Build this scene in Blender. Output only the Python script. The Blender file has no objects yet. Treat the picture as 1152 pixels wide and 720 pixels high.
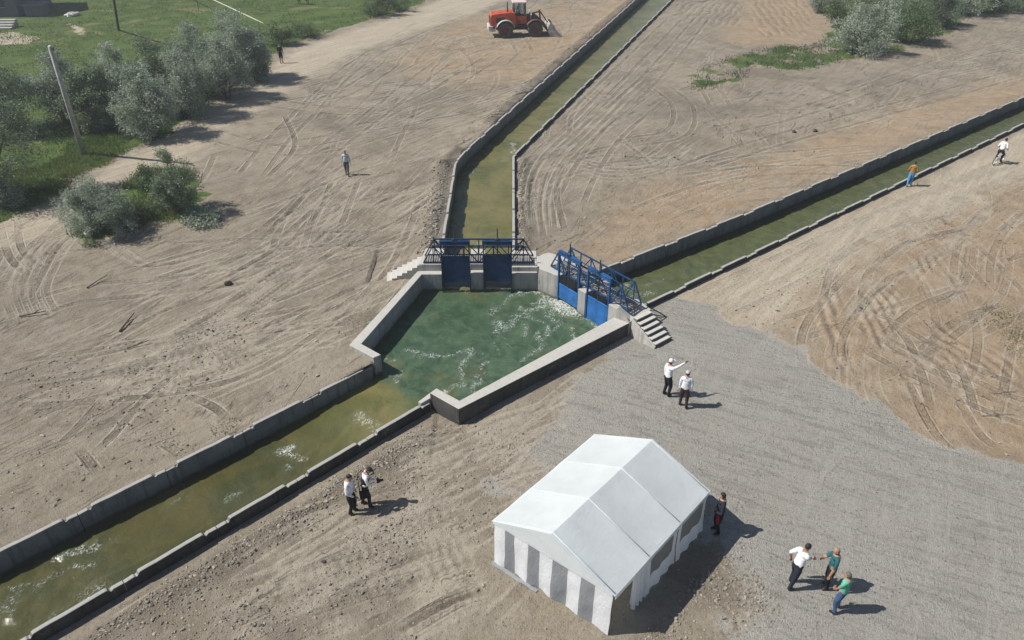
import bpy, bmesh, math, random
import numpy as np
from mathutils import Vector, Matrix

random.seed(7)
rng = np.random.default_rng(11)
scene = bpy.context.scene
COL = scene.collection
R = math.radians

# ------------------------------------------------------------------ survey
# the photograph was taken from a drone 19.5 m up, looking 33 degrees down.
# g() turns a sighting (pixel) into the place on the level plane z where it stands
CAM_H, CAM_T, FPX = 19.5, R(33), 850.0

def g(px, py, z=0.0):
    ax = (px - 576) / FPX
    ay = (py - 360) / FPX
    dy = math.cos(CAM_T) - ay * math.sin(CAM_T)
    dz = -math.sin(CAM_T) - ay * math.cos(CAM_T)
    t = (CAM_H - z) / -dz
    return (ax * t, dy * t)

SUN_AZ, SUN_EL = 4.0, 49.0          # direction the shadows fall, height of the sun

# ------------------------------------------------------------------ numpy noise
_LAT = rng.random((256, 256))

def vnoise(x, y):
    xi = np.floor(x).astype(int); yi = np.floor(y).astype(int)
    fx = x - xi; fy = y - yi
    fx = fx * fx * (3 - 2 * fx); fy = fy * fy * (3 - 2 * fy)
    a = _LAT[xi & 255, yi & 255]; b = _LAT[(xi + 1) & 255, yi & 255]
    c = _LAT[xi & 255, (yi + 1) & 255]; d = _LAT[(xi + 1) & 255, (yi + 1) & 255]
    return (a * (1 - fx) + b * fx) * (1 - fy) + (c * (1 - fx) + d * fx) * fy

def fbm(x, y, s, o=4, seed=0):
    v = 0.0; amp = 1.0; tot = 0.0
    for k in range(o):
        v = v + amp * vnoise(x * s + 17.3 * (k + 1) + seed * 31.7, y * s + 9.1 * (k + 1) + seed * 12.9)
        tot += amp; amp *= 0.5; s *= 2.03
    return v / tot

def sstep(a, b, x):
    t = np.clip((np.asarray(x, float) - a) / (b - a), 0, 1)
    return t * t * (3 - 2 * t)

def seg_dist(X, Y, p, q):
    dx, dy = q[0] - p[0], q[1] - p[1]
    L2 = dx * dx + dy * dy + 1e-12
    t = np.clip(((X - p[0]) * dx + (Y - p[1]) * dy) / L2, 0, 1)
    cx = p[0] + t * dx; cy = p[1] + t * dy
    return np.hypot(X - cx, Y - cy), cx, cy, t

def inside(poly, X, Y):
    r = np.zeros(X.shape, bool)
    n = len(poly)
    for i in range(n):
        x1, y1 = poly[i]; x2, y2 = poly[(i + 1) % n]
        if y1 == y2: continue
        c = ((y1 > Y) != (y2 > Y)) & (X < (x2 - x1) * (Y - y1) / (y2 - y1) + x1)
        r ^= c
    return r

def sdist(poly, X, Y):
    d = np.full(X.shape, 1e9)
    for i in range(len(poly)):
        d = np.minimum(d, seg_dist(X, Y, poly[i], poly[(i + 1) % len(poly)])[0])
    return np.where(inside(poly, X, Y), d, -d)

def pxpoly(pts, z=0.0):
    return [g(a, b, z) for a, b in pts]

# ------------------------------------------------------------------ node helpers
class NT:
    def __init__(s, mat):
        mat.use_nodes = True
        s.t = mat.node_tree; s.n = s.t.nodes; s.n.clear()
    def new(s, typ, **kw):
        nd = s.n.new(typ)
        for k, v in kw.items():
            if k.startswith('i_'):
                nd.inputs[k[2:].replace('_', ' ')].default_value = v
            else: setattr(nd, k, v)
        return nd
    def link(s, a, b): s.t.links.new(a, b)
    def noise(s, vec, scale, detail=4, rough=.55, dist=0.0):
        nd = s.new('ShaderNodeTexNoise')
        nd.inputs['Scale'].default_value = scale; nd.inputs['Detail'].default_value = detail
        nd.inputs['Roughness'].default_value = rough; nd.inputs['Distortion'].default_value = dist
        s.link(vec, nd.inputs['Vector'])
        return nd.outputs['Fac']
    def rng(s, v, a, b, c=0., d=1., smooth=True):
        nd = s.new('ShaderNodeMapRange')
        nd.interpolation_type = 'SMOOTHSTEP' if smooth else 'LINEAR'
        nd.inputs[1].default_value = a; nd.inputs[2].default_value = b
        nd.inputs[3].default_value = c; nd.inputs[4].default_value = d
        s.link(v, nd.inputs[0])
        return nd.outputs[0]
    def math(s, op, a, b=None, c=None):
        nd = s.new('ShaderNodeMath'); nd.operation = op
        for i, v in enumerate((a, b, c)):
            if v is None: continue
            if isinstance(v, (int, float)): nd.inputs[i].default_value = v
            else: s.link(v, nd.inputs[i])
        return nd.outputs[0]
    def mix(s, f, a, b, blend='MIX'):
        nd = s.new('ShaderNodeMix'); nd.data_type = 'RGBA'; nd.blend_type = blend
        for sock, v in ((nd.inputs[0], f), (nd.inputs[6], a), (nd.inputs[7], b)):
            if isinstance(v, (int, float)): sock.default_value = v
            elif isinstance(v, tuple): sock.default_value = (*v, 1) if len(v) == 3 else v
            else: s.link(v, sock)
        return nd.outputs[2]
    def pos(s): return s.new('ShaderNodeNewGeometry').outputs['Position']
    def obj(s): return s.new('ShaderNodeTexCoord').outputs['Object']
    def attr(s, name, out='Fac'): 
        nd = s.new('ShaderNodeAttribute'); nd.attribute_name = name
        return nd.outputs[out]
    def mapping(s, vec, rz, sc):
        nd = s.new('ShaderNodeMapping'); nd.vector_type = 'TEXTURE'; sc = tuple(1 / a for a in sc); nd.inputs['Rotation'].default_value = (0, 0, rz)
        nd.inputs['Scale'].default_value = sc; s.link(vec, nd.inputs['Vector'])
        return nd.outputs[0]
    def bump(s, h, strength=.5, dist=.05, normal=None):
        nd = s.new('ShaderNodeBump'); nd.inputs['Strength'].default_value = strength
        nd.inputs['Distance'].default_value = dist
        s.link(h, nd.inputs['Height'])
        if normal: s.link(normal, nd.inputs['Normal'])
        return nd.outputs[0]
    def finish(s, color, rough=.8, normal=None, metallic=0., spec=.3):
        p = s.new('ShaderNodeBsdfPrincipled')
        if isinstance(color, tuple): p.inputs['Base Color'].default_value = (*color, 1)
        else: s.link(color, p.inputs['Base Color'])
        if isinstance(rough, (int, float)): p.inputs['Roughness'].default_value = rough
        else: s.link(rough, p.inputs['Roughness'])
        p.inputs['Metallic'].default_value = metallic
        p.inputs['Specular IOR Level'].default_value = spec
        if normal: s.link(normal, p.inputs['Normal'])
        o = s.new('ShaderNodeOutputMaterial'); s.link(p.outputs[0], o.inputs[0])
        return p

MATS = {}
def simple(name, col, rough=.7, var=.18, scale=6., metallic=0., spec=.3, bump=0.):
    """a painted / woven surface with uneven wear"""
    if name in MATS: return MATS[name]
    m = bpy.data.materials.new(name); t = NT(m)
    v = t.obj()
    n = t.noise(v, scale, 5, .6)
    lo = tuple(max(0, c * (1 - var)) for c in col); hi = tuple(min(1, c * (1 + var)) for c in col)
    c = t.mix(t.rng(n, .3, .7), lo, hi)
    nm = t.bump(t.noise(v, scale * 4, 3), bump, .02) if bump else None
    t.finish(c, rough, nm, metallic, spec)
    MATS[name] = m
    return m

# ------------------------------------------------------------------ mesh helpers
class MB:
    def __init__(s): s.v = []; s.f = []; s.m = []
    def add(s, vs, fs, mi=0):
        o = len(s.v); s.v += [tuple(p) for p in vs]
        s.f += [tuple(i + o for i in f) for f in fs]; s.m += [mi] * len(fs)
    def box(s, c, d, rot=None, mi=0):
        x, y, z = d[0] / 2, d[1] / 2, d[2] / 2
        vs = [Vector((a * x, b * y, e * z)) for e in (-1, 1) for b in (-1, 1) for a in (-1, 1)]
        if rot is not None:
            vs = [rot @ p for p in vs]
        vs = [p + Vector(c) for p in vs]
        s.add(vs, [(0, 2, 3, 1), (4, 5, 7, 6), (0, 1, 5, 4), (2, 6, 7, 3), (0, 4, 6, 2), (1, 3, 7, 5)], mi)
    def prism(s, poly, z0, z1, mi=0):
        n = len(poly)
        a = sum(poly[i][0] * poly[(i + 1) % n][1] - poly[(i + 1) % n][0] * poly[i][1] for i in range(n))
        if a < 0: poly = poly[::-1]
        if not hasattr(z1, '__len__'): z1 = [z1] * n
        elif a < 0: z1 = list(z1)[::-1]
        vs = [(p[0], p[1], z0) for p in poly] + [(p[0], p[1], z1[i]) for i, p in enumerate(poly)]
        fs = [tuple(range(n - 1, -1, -1)), tuple(range(n, 2 * n))]
        fs += [(i, (i + 1) % n, n + (i + 1) % n, n + i) for i in range(n)]
        s.add(vs, fs, mi)
    def bar(s, p, q, w, h=None, mi=0):
        p = Vector(p); q = Vector(q); h = h or w
        d = q - p; L = d.length
        z = d.normalized()
        up = Vector((0, 0, 1)) if abs(z.z) < .95 else Vector((0, 1, 0))
        x = up.cross(z).normalized(); y = z.cross(x)
        s.box((p + q) / 2, (w, h, L), Matrix((x, y, z)).transposed(), mi)
    def tube(s, path, r, n=8, mi=0, caps=True):
        path = [Vector(p) for p in path]
        if not hasattr(r, '__len__'): r = [r] * len(path)
        rings = []; ref = None
        for i, p in enumerate(path):
            d = (path[min(i + 1, len(path) - 1)] - path[max(i - 1, 0)]).normalized()
            if ref is None:
                ref = Vector((0, 0, 1)).cross(d)
                if ref.length < .1: ref = Vector((1, 0, 0)).cross(d)
            ref = (ref - d * ref.dot(d)).normalized(); b = d.cross(ref)
            rings.append([p + (ref * math.cos(2 * math.pi * k / n) + b * math.sin(2 * math.pi * k / n)) * r[i] for k in range(n)])
        vs = [p for ring in rings for p in ring]; fs = []
        for i in range(len(path) - 1):
            for k in range(n):
                fs.append((i * n + k, i * n + (k + 1) % n, (i + 1) * n + (k + 1) % n, (i + 1) * n + k))
        if caps:
            fs.append(tuple(range(n - 1, -1, -1))); fs.append(tuple(range((len(path) - 1) * n, len(path) * n)))
        s.add(vs, fs, mi)
    def lathe(s, prof, c, axis, n=24, mi=0):
        """prof: (radius, offset along axis)"""
        axis = Vector(axis).normalized(); c = Vector(c)
        u = axis.cross(Vector((0, 0, 1)))
        if u.length < .1: u = axis.cross(Vector((1, 0, 0)))
        u.normalize(); w = axis.cross(u)
        vs = []; m = len(prof)
        for k in range(n):
            a = 2 * math.pi * k / n
            for r_, o in prof: vs.append(c + (u * math.cos(a) + w * math.sin(a)) * r_ + axis * o)
        fs = [(k * m + j, ((k + 1) % n) * m + j, ((k + 1) % n) * m + j + 1, k * m + j + 1) for k in range(n) for j in range(m - 1)]
        s.add(vs, fs, mi)
    def ball(s, c, r, nu=12, nv=8, mi=0, fn=None):
        vs = []; fs = []
        for j in range(nv + 1):
            th = math.pi * j / nv
            for i in range(nu):
                ph = 2 * math.pi * i / nu
                d = Vector((math.sin(th) * math.cos(ph), math.sin(th) * math.sin(ph), math.cos(th)))
                p = Vector((d.x * r[0], d.y * r[1], d.z * r[2]))
                if fn: p = fn(d, p)
                vs.append(p + Vector(c))
        for j in range(nv):
            for i in range(nu):
                fs.append((j * nu + i, (j + 1) * nu + i, (j + 1) * nu + (i + 1) % nu, j * nu + (i + 1) % nu))
        s.add(vs, fs, mi)
    def build(s, name, mats, parent=None, smooth=False, origin=(0, 0, 0), bevel=0):
        me = bpy.data.meshes.new(name)
        o = Vector(origin)
        me.from_pydata([tuple(Vector(p) - o) for p in s.v], [], s.f)
        if not isinstance(mats, (list, tuple)): mats = [mats]
        for m in mats: me.materials.append(m)
        me.polygons.foreach_set('material_index', s.m)
        if smooth: me.polygons.foreach_set('use_smooth', [True] * len(s.f))
        me.update()
        ob = bpy.data.objects.new(name, me); COL.objects.link(ob)
        if parent: ob.parent = parent
        else: ob.location = o
        if bevel:
            b = ob.modifiers.new('soft edges', 'BEVEL'); b.width = bevel; b.segments = 2; b.limit_method = 'ANGLE'
        return ob

def tag(o, label=None, cat=None, group=None, kind=None):
    if label: o['label'] = label
    if cat: o['category'] = cat
    if group: o['group'] = group
    if kind: o['kind'] = kind
    return o

def empty(name, loc, rz=0, label=None, cat=None, group=None):
    o = bpy.data.objects.new(name, None); COL.objects.link(o)
    o.location = loc; o.rotation_euler = (0, 0, rz); o.empty_display_size = .3
    return tag(o, label, cat, group)

def npmesh(name, V, F, mats, smooth=True, attrs=None, parent=None):
    """big meshes straight from numpy; F is (n,4) or (n,3)"""
    me = bpy.data.meshes.new(name)
    k = F.shape[1]
    me.vertices.add(len(V)); me.vertices.foreach_set('co', V.astype(np.float32).ravel())
    me.loops.add(F.size); me.loops.foreach_set('vertex_index', F.astype(np.int32).ravel())
    me.polygons.add(len(F))
    me.polygons.foreach_set('loop_start', np.arange(0, F.size, k, dtype=np.int32))
    me.polygons.foreach_set('loop_total', np.full(len(F), k, dtype=np.int32))
    me.update(calc_edges=True)
    me.polygons.foreach_set('use_smooth', np.full(len(F), smooth))
    for m in (mats if isinstance(mats, (list, tuple)) else [mats]): me.materials.append(m)
    for an, arr in (attrs or {}).items():
        if arr.ndim == 1:
            a = me.attributes.new(an, 'FLOAT', 'POINT'); a.data.foreach_set('value', arr.astype(np.float32))
        elif arr.shape[1] == 3:
            a = me.attributes.new(an, 'FLOAT_VECTOR', 'POINT'); a.data.foreach_set('vector', arr.astype(np.float32).ravel())
        else:
            a = me.attributes.new(an, 'FLOAT_COLOR', 'POINT'); a.data.foreach_set('color', arr.astype(np.float32).ravel())
    me.validate(); me.update()
    ob = bpy.data.objects.new(name, me); COL.objects.link(ob)
    if parent: ob.parent = parent
    return ob

# ------------------------------------------------------------------ plan of the canals (metres)
WATER_Z = -.40
W1 = [(-36.1, -3.05), (-6.02, 26.05)]                       # left canal, far wall
W2 = [(-33.3, -6.5), (-3.35, 23.62)]                        # left canal, near wall
W3 = [(-3.85, 35.3), (-3.88, 49.6), (-3.2, 52.2), (29.85, 146.6)]
W4 = [(.1, 35.3), (.1, 50.8), (34.63, 144.65)]
W5 = [(3.45, 33.6), (14.19, 41.5), (42.57, 63.7), (74., 88.4)]
W6 = [(6.1, 30.75), (40.2, 58.0), (71.4, 82.9)]
U = Vector((.6225, -.7826)); Vv = Vector((.7826, .6225)); G0 = Vector((2.2, 32.7))
def gl(t, v, z=None):
    """point on the line of the right-hand gates: t metres along it, v metres downstream"""
    p = G0 + U * t + Vv * v
    return (p.x, p.y) if z is None else (p.x, p.y, z)
POOL = [(-5.85, 26.2), (-6.9, 27.1), (-4.8, 33.55), (-3.85, 33.6), (-3.85, 35.3), (.1, 35.3), (.1, 33.7), (1.3, 33.7),
        gl(0, .3), gl(0, 1.5), gl(4.55, 1.5), gl(4.6, .2), (5.1, 28.9), (-2.07, 22.95), (-3.2, 23.9)]
FEET = [POOL, [W1[0], W1[1], (-5.85, 26.2), (-3.2, 23.9), W2[1], W2[0]],
        W3 + W4[::-1], W5 + W6[::-1] + [gl(4.55, 1.4), gl(0, 1.4)]]

def base_z(X, Y):
    X = np.asarray(X, float); Y = np.asarray(Y, float)
    z = (fbm(X, Y, .11, 3, 1) - .5) * .22
    near = np.full(X.shape, 1e9)
    for poly in FEET:
        for i in range(len(poly)):
            near = np.minimum(near, seg_dist(X, Y, poly[i], poly[(i + 1) % len(poly)])[0])
    z = z * sstep(0, 5, near)
    def bank(line, h, w):
        d = np.full(X.shape, 1e9)
        for a, b in zip(line[:-1], line[1:]): d = np.minimum(d, seg_dist(X, Y, a, b)[0])
        return h * (1 - sstep(.2, w, d))
    left = (Y - W1[0][1]) - (X - W1[0][0]) * .9674 > 0        # land on the far side of the left canal
    z = z + np.where(left, bank(W1, .2, 7), 0)
    z = z + np.where(X < -3.5 + .35 * np.maximum(Y - 52, 0), bank(W3, .17, 4), 0)
    up = (Y - W5[0][1]) - (X - W5[0][0]) * .737 > 0
    z = z + np.where(up & (X > .1), bank(W5, .22, 5), 0)
    z = z + np.where(left, bank([(-7.1, 27.1), (-4.9, 33.6)], .22, 4), 0)
    z = z + np.where(left | up, 0, bank(W2, -.2, 3.5))
    z = z + np.where(left | up | (X < -3), 0, bank([(-2.07, 22.7), (5.5, 28.9)], -.1, 3))
    z = z - np.where(left & (X > -7.5) & (X < -4.5) & (Y > 33.2), .2 * sstep(33.2, 34, Y), 0) * (1 - sstep(35.5, 38, Y))
    return z

def gz(x, y): return float(base_z(np.array([x]), np.array([y]))[0])
def on(px, py):
    x, y = g(px, py); z = gz(x, y); x, y = g(px, py, z)
    return (x, y, gz(x, y))

# ------------------------------------------------------------------ ground
def axis(parts):
    out = [parts[0][0]]
    for a, b, h in parts:
        n = max(1, int(round((b - a) / h))); out += list(a + (b - a) * (np.arange(n) + 1) / n)
    return np.array(out)
XS = axis([(-900, -300, 60), (-300, -110, 10), (-110, -75, 2.5), (-75, -28, .22), (-28, -17, .12), (-17, 17, .1), (17, 30, .13), (30, 75, .24),
           (75, 110, 2.5), (110, 300, 10), (300, 900, 60)])
YS = axis([(-200, -20, 20), (-20, 4, 2), (4, 12, .5), (12, 36, .1), (36, 50, .12), (50, 75, .17), (75, 113, .32), (113, 150, 1.5), (150, 300, 10), (300, 1500, 80)])
NX, NY = len(XS), len(YS)
GX, GY = np.meshgrid(XS, YS)
X = GX.ravel().copy(); Y = GY.ravel().copy()
CX = np.gradient(XS); CY = np.gradient(YS)
cell = np.hypot(np.tile(CX, NY), np.repeat(CY, NX)) / 1.414
# snap to the rims of the canals
for poly in FEET:
    for i in range(len(poly)):
        p, q = poly[i], poly[(i + 1) % len(poly)]
        x0, x1 = min(p[0], q[0]) - 1, max(p[0], q[0]) + 1; y0, y1 = min(p[1], q[1]) - 1, max(p[1], q[1]) + 1
        idx = np.where((X > x0) & (X < x1) & (Y > y0) & (Y < y1))[0]
        d, cx, cy, _ = seg_dist(X[idx], Y[idx], p, q)
        s = d < .55 * cell[idx]
        X[idx[s]] = cx[s]; Y[idx[s]] = cy[s]
Z = base_z(X, Y); ZB0 = Z.copy()
TRK = np.zeros(len(X)); LITE = np.zeros(len(X))

near_rim = np.full(len(X), 1e9)
for poly in FEET:
    for i in range(len(poly)):
        near_rim = np.minimum(near_rim, seg_dist(X, Y, poly[i], poly[(i + 1) % len(poly)])[0])

# --- regions
GRAVEL = pxpoly([(702, 372), (735, 343), (758, 331), (800, 347), (850, 372), (900, 393), (940, 428), (1000, 466), (1050, 497),
                 (1100, 512), (1160, 527), (1250, 545), (1250, 800), (860, 800), (822, 735), (815, 690), (812, 650), (800, 610), (760, 600), (640, 590), (556, 560),
                 (541, 545), (556, 520), (585, 496), (612, 470), (640, 445), (660, 410)])
GRASS = [pxpoly([(-300, -45), (500, -45), (478, 3), (430, 18), (385, 30), (345, 43), (318, 52), (300, 70), (285, 88), (255, 100), (215, 128), (196, 146), (150, 168),
                 (120, 183), (92, 196), (60, 214), (34, 232), (-10, 258), (-300, 330)]),
         pxpoly([(88, 262), (98, 236), (150, 205), (172, 190), (210, 190), (222, 225), (205, 243), (150, 258), (105, 268)]),
         pxpoly([(778, 104), (788, 78), (820, 66), (845, 60), (875, 52), (925, 50), (940, 20), (930, -25), (1400, -45), (1400, -5), (1152, 10), (1085, 20), (1065, 36), (1020, 52), (985, 62),
                 (930, 72), (885, 82), (850, 70), (832, 90), (800, 100)])]
SCRUB = [pxpoly([(1105, 345), (1130, 342), (1165, 350), (1165, 410), (1140, 400), (1118, 380)]), pxpoly([(395, 355), (416, 352), (420, 380), (398, 390)]),
         pxpoly([(236, 492), (262, 474), (268, 490), (250, 500)])]
ORANGE = [pxpoly([(650, 300), (690, 235), (740, 205), (830, 190), (900, 160), (1000, 125), (1152, 85), (1300, 60), (1300, 60), (1152, 118), (1000, 172), (850, 235), (680, 305)]),
          pxpoly([(760, 330), (850, 282), (960, 225), (1152, 160), (1400, 100), (1400, 620), (1152, 527), (1050, 497), (1000, 466), (940, 428), (900, 393), (850, 372), (800, 347)]),
          pxpoly([(838, 0), (920, -20), (935, 25), (915, 48), (840, 50), (815, 42)]),
          pxpoly([(520, 20), (720, -10), (700, 30), (600, 90), (520, 100), (440, 70)])]
ROAD = [pxpoly([(-60, 300), (-60, 262), (40, 236), (110, 190), (160, 170), (215, 132), (260, 103), (300, 80), (330, 56), (480, 6), (560, -30), (640, -30), (540, 12), (400, 60), (310, 110), (240, 160), (200, 185), (120, 205), (60, 262)]),
        pxpoly([(752, 338), (890, 265), (1010, 212), (1152, 148), (1300, 90), (1300, 150), (1152, 205), (1010, 262), (930, 320), (880, 372), (850, 372), (800, 347)])]
wx = (fbm(X, Y, .5, 4, 2) - .5) * 2.2; wy = (fbm(X, Y, .5, 4, 3) - .5) * 2.2
wx2 = (fbm(X, Y, .9, 4, 12) - .5) * 2; wy2 = (fbm(X, Y, .9, 4, 13) - .5) * 2
view = (Y > 8) & (Y < 150) & (np.abs(X) < 105)
vi = np.where(view)[0]
def region(polys, soft, k):
    out = np.zeros(len(X)); 
    for p in polys:
        out[vi] = np.maximum(out[vi], sstep(-soft, soft, sdist(p, X[vi] + k * wx2[vi], Y[vi] + k * wy2[vi])))
    return out
mGrav = region([GRAVEL], .7, .8)
# the gravel is thin towards the tent and the trampled ground beyond
thin = region([pxpoly([(520, 560), (545, 470), (600, 440), (700, 480), (800, 560), (860, 640), (905, 800), (500, 800)])], 1.8, 1)
mGrav *= 1 - .62 * thin * sstep(.35, .65, fbm(X, Y, .5, 4, 21))
mGrass = region(GRASS, 1.2, 1.6)
mScrub = region(SCRUB, .6, 1.)
SAND = [pxpoly([(-60, 42), (18, 37), (44, 43), (32, 50), (-60, 55)]), pxpoly([(74, 27), (92, 30), (98, 41), (84, 37)])]
mSand = region(SAND, .7, .8); mGrass *= 1 - .85 * mSand; mRoad = region(ROAD, 1.3, 1.)
mGrass = np.maximum(mGrass, .36 * mScrub * sstep(.5, .62, fbm(X, Y, 1.3, 4, 5)))
mGrass[~view & (Y > 60) & (X < -20)] = 1
mOr = region(ORANGE, 2.2, 2.)
mRoad = np.maximum(mRoad, mSand)

# --- wheel ruts, scraper marks
def spline(pts, n=8):
    pts = [np.array(p) for p in pts]
    if len(pts) < 3:
        return [pts[0] + (pts[-1] - pts[0]) * t for t in np.linspace(0, 1, 6)]
    P = [2 * pts[0] - pts[1]] + pts + [2 * pts[-1] - pts[-2]]; out = []
    for i in range(1, len(P) - 2):
        for t in np.linspace(0, 1, n, endpoint=False):
            out.append(.5 * (2 * P[i] + (P[i + 1] - P[i - 1]) * t + (2 * P[i - 1] - 5 * P[i] + 4 * P[i + 1] - P[i + 2]) * t * t
                             + (3 * P[i] - P[i - 1] - 3 * P[i + 1] + P[i + 2]) * t ** 3))
    out.append(pts[-1]); return out

def carve(path, offs, w=.15, depth=.05, berm=.03, dark=.5, lug=.3, pitch=.34):
    path = [np.array(p) for p in path]
    m = max(abs(o) for o in offs) + w * 4
    best = None
    pa = np.array(path)
    idx = np.where((X > pa[:, 0].min() - m) & (X < pa[:, 0].max() + m) & (Y > pa[:, 1].min() - m) & (Y < pa[:, 1].max() + m))[0]
    if not len(idx): return
    D = np.full(len(idx), 1e9); S = np.zeros(len(idx)); E = np.zeros(len(idx)); s0 = 0
    xi, yi = X[idx], Y[idx]
    tot = sum(np.hypot(*(b - a)) for a, b in zip(path[:-1], path[1:]))
    for a, b in zip(path[:-1], path[1:]):
        d, cx, cy, t = seg_dist(xi, yi, a, b)
        L = np.hypot(*(b - a))
        side = np.sign((b[0] - a[0]) * (yi - a[1]) - (b[1] - a[1]) * (xi - a[0]))
        k = d < np.abs(D)
        D[k] = (d * side)[k]; S[k] = s0 + t[k] * L; s0 += L
    fade = sstep(0, 1.2, S) * (1 - sstep(tot - 1.2, tot, S)) * np.clip(1.6 * fbm(xi, yi, .6, 3, 8) - .2, .15, 1.2)
    E = np.full(len(idx), 9.)
    for o in offs:
        k = np.abs(D - o) < np.abs(E); E[k] = (D - o)[k]
    L_ = _lc[0] % NL; _lc[0] += 1
    wgt = sstep(0, 1.5, S) * (1 - sstep(tot - 1.5, tot, S)) * sstep(.5, .34, np.abs(E)) * np.clip(dark, .25, 1.2)
    k = (np.abs(E) < .55) & ((LW[L_][idx] < .05) | (np.abs(E) < np.abs(LE[L_][idx])))
    j = idx[k]; LE[L_][j] = E[k]; LW[L_][j] = wgt[k]; LS[L_][j] = S[k]
    depth *= .55; berm *= .5; dark *= .45
    for o in offs:
        e = np.abs(D - o)
        rut = np.exp(-(e / w) ** 2); rim = np.exp(-((e - 2.0 * w) / (.65 * w)) ** 2)
        tread = 1 - lug + lug * np.sin(2 * math.pi * (S + e * .7) / pitch)
        Z[idx] += fade * (-depth * rut * tread + berm * rim * (.6 + .8 * fbm(xi, yi, 2.2, 3, 9)))
        TRK[idx] += fade * dark * rut * (.6 + .4 * tread)
        LITE[idx] += fade * .4 * rim

NL = 4
LE = [np.ones(len(X)) for _ in range(NL)]; LW = [np.zeros(len(X)) for _ in range(NL)]; LS = [np.zeros(len(X)) for _ in range(NL)]
_lc = [0]
def ptrack(pts, offs=(-.85, .85), **k): carve(spline([g(*p) for p in pts]), offs, **k)

# ruts read off the photograph
for pts in ([(20, 355), (90, 330), (200, 318), (330, 300), (440, 262)], [(0, 330), (30, 270), (70, 240), (120, 262)], [(8, 345), (40, 290), (75, 258), (110, 250)],
            [(60, 420), (150, 400), (260, 370), (350, 335), (430, 300)], [(20, 440), (110, 437), (230, 425), (300, 400), (390, 340)],
            [(130, 310), (210, 300), (300, 265), (360, 215), (410, 180)], [(150, 350), (230, 320), (300, 280), (340, 240)],
            [(280, 250), (340, 225), (400, 200), (470, 180)], [(320, 290), (340, 240), (375, 205)], [(365, 260), (380, 225), (390, 200)],
            [(170, 165), (260, 130), (360, 110), (480, 90)], [(230, 150), (330, 170), (430, 150), (500, 120)], [(300, 115), (400, 125), (480, 110), (560, 60)],
            [(280, 200), (330, 140), (420, 60), (520, 15)], [(330, 200), (420, 130), (520, 60), (620, 40)],
            [(70, 520), (105, 490), (150, 440), (230, 380)], [(0, 470), (80, 440), (200, 415)],
            [(595, 270), (592, 225), (605, 185), (640, 150)], [(620, 262), (612, 220), (622, 185), (660, 160)], [(640, 185), (690, 188), (740, 178), (765, 160)],
            [(610, 200), (680, 180), (750, 182), (790, 168)], [(640, 230), (660, 190), (690, 150), (740, 110)], [(700, 160), (760, 150), (768, 120), (740, 95)],
            [(640, 140), (700, 80), (760, 20)], [(660, 150), (730, 90), (790, 20)],
            [(770, 190), (900, 150), (1050, 110), (1152, 80)], [(800, 150), (920, 120), (1060, 70), (1160, 45)],
            [(780, 345), (880, 300), (1000, 245), (1152, 180)], [(800, 350), (880, 312), (970, 262), (1060, 222), (1160, 190)],
            [(880, 372), (940, 350), (960, 300), (1010, 265), (1100, 245)], [(930, 425), (925, 380), (950, 340), (990, 300)],
            [(960, 350), (1020, 385), (1080, 420), (1170, 455)], [(970, 380), (1040, 415), (1120, 452), (1180, 470)], [(1030, 400), (1050, 440), (1080, 490), (1120, 520)],
            [(1010, 350), (1040, 380), (1060, 420), (1075, 470)], [(1010, 390), (1060, 350), (1120, 330)]):
    ptrack(pts, w=.12, depth=.06, berm=.025, dark=.95)
# single blade edges and deeper gouges
for pts in ([(243, 318), (290, 292), (330, 270)], [(300, 262), (330, 235), (352, 205)], [(418, 232), (445, 220), (470, 205)], [(345, 300), (420, 262), (490, 225)],
            [(275, 505), (300, 520), (352, 500)], [(85, 500), (100, 520), (118, 545)], [(165, 490), (190, 505), (212, 520)], [(200, 442), (240, 460), (262, 480)],
            [(0, 250), (12, 290), (40, 312)], [(20, 245), (25, 280), (50, 300)], [(140, 420), (190, 412), (250, 395)],
            [(395, 620), (460, 588), (520, 560)], [(300, 625), (345, 597), (385, 576)], [(385, 720), (420, 702), (455, 685)], [(495, 665), (525, 655), (560, 640)],
            [(360, 680), (430, 645), (500, 612)], [(250, 700), (330, 650), (420, 610)], [(430, 720), (500, 680), (560, 660)], [(320, 128), (332, 165), (300, 200)]):
    ptrack(pts, offs=(0,), w=.12, depth=.11, berm=.05, dark=1.3, lug=.15, pitch=.9)
# crawler tracks: bands of cross bars
for pts in ([(90, 440), (150, 422), (230, 400), (290, 378)], [(170, 428), (240, 412), (300, 385)], [(150, 400), (220, 385), (270, 365)], [(20, 480), (45, 470), (80, 455)],
            [(390, 640), (460, 610), (540, 590)], [(300, 690), (400, 650), (500, 625)], [(240, 730), (330, 690), (420, 660)], [(420, 705), (500, 660), (560, 640)], [(300, 320), (330, 305), (360, 290)],
            [(180, 395), (260, 352), (330, 300)], [(70, 480), (110, 470), (150, 455)]):
    ptrack(pts, offs=(-.8, -.5, .5, .8), w=.2, depth=.08, berm=.012, dark=.8, lug=.95, pitch=.34)
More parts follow.
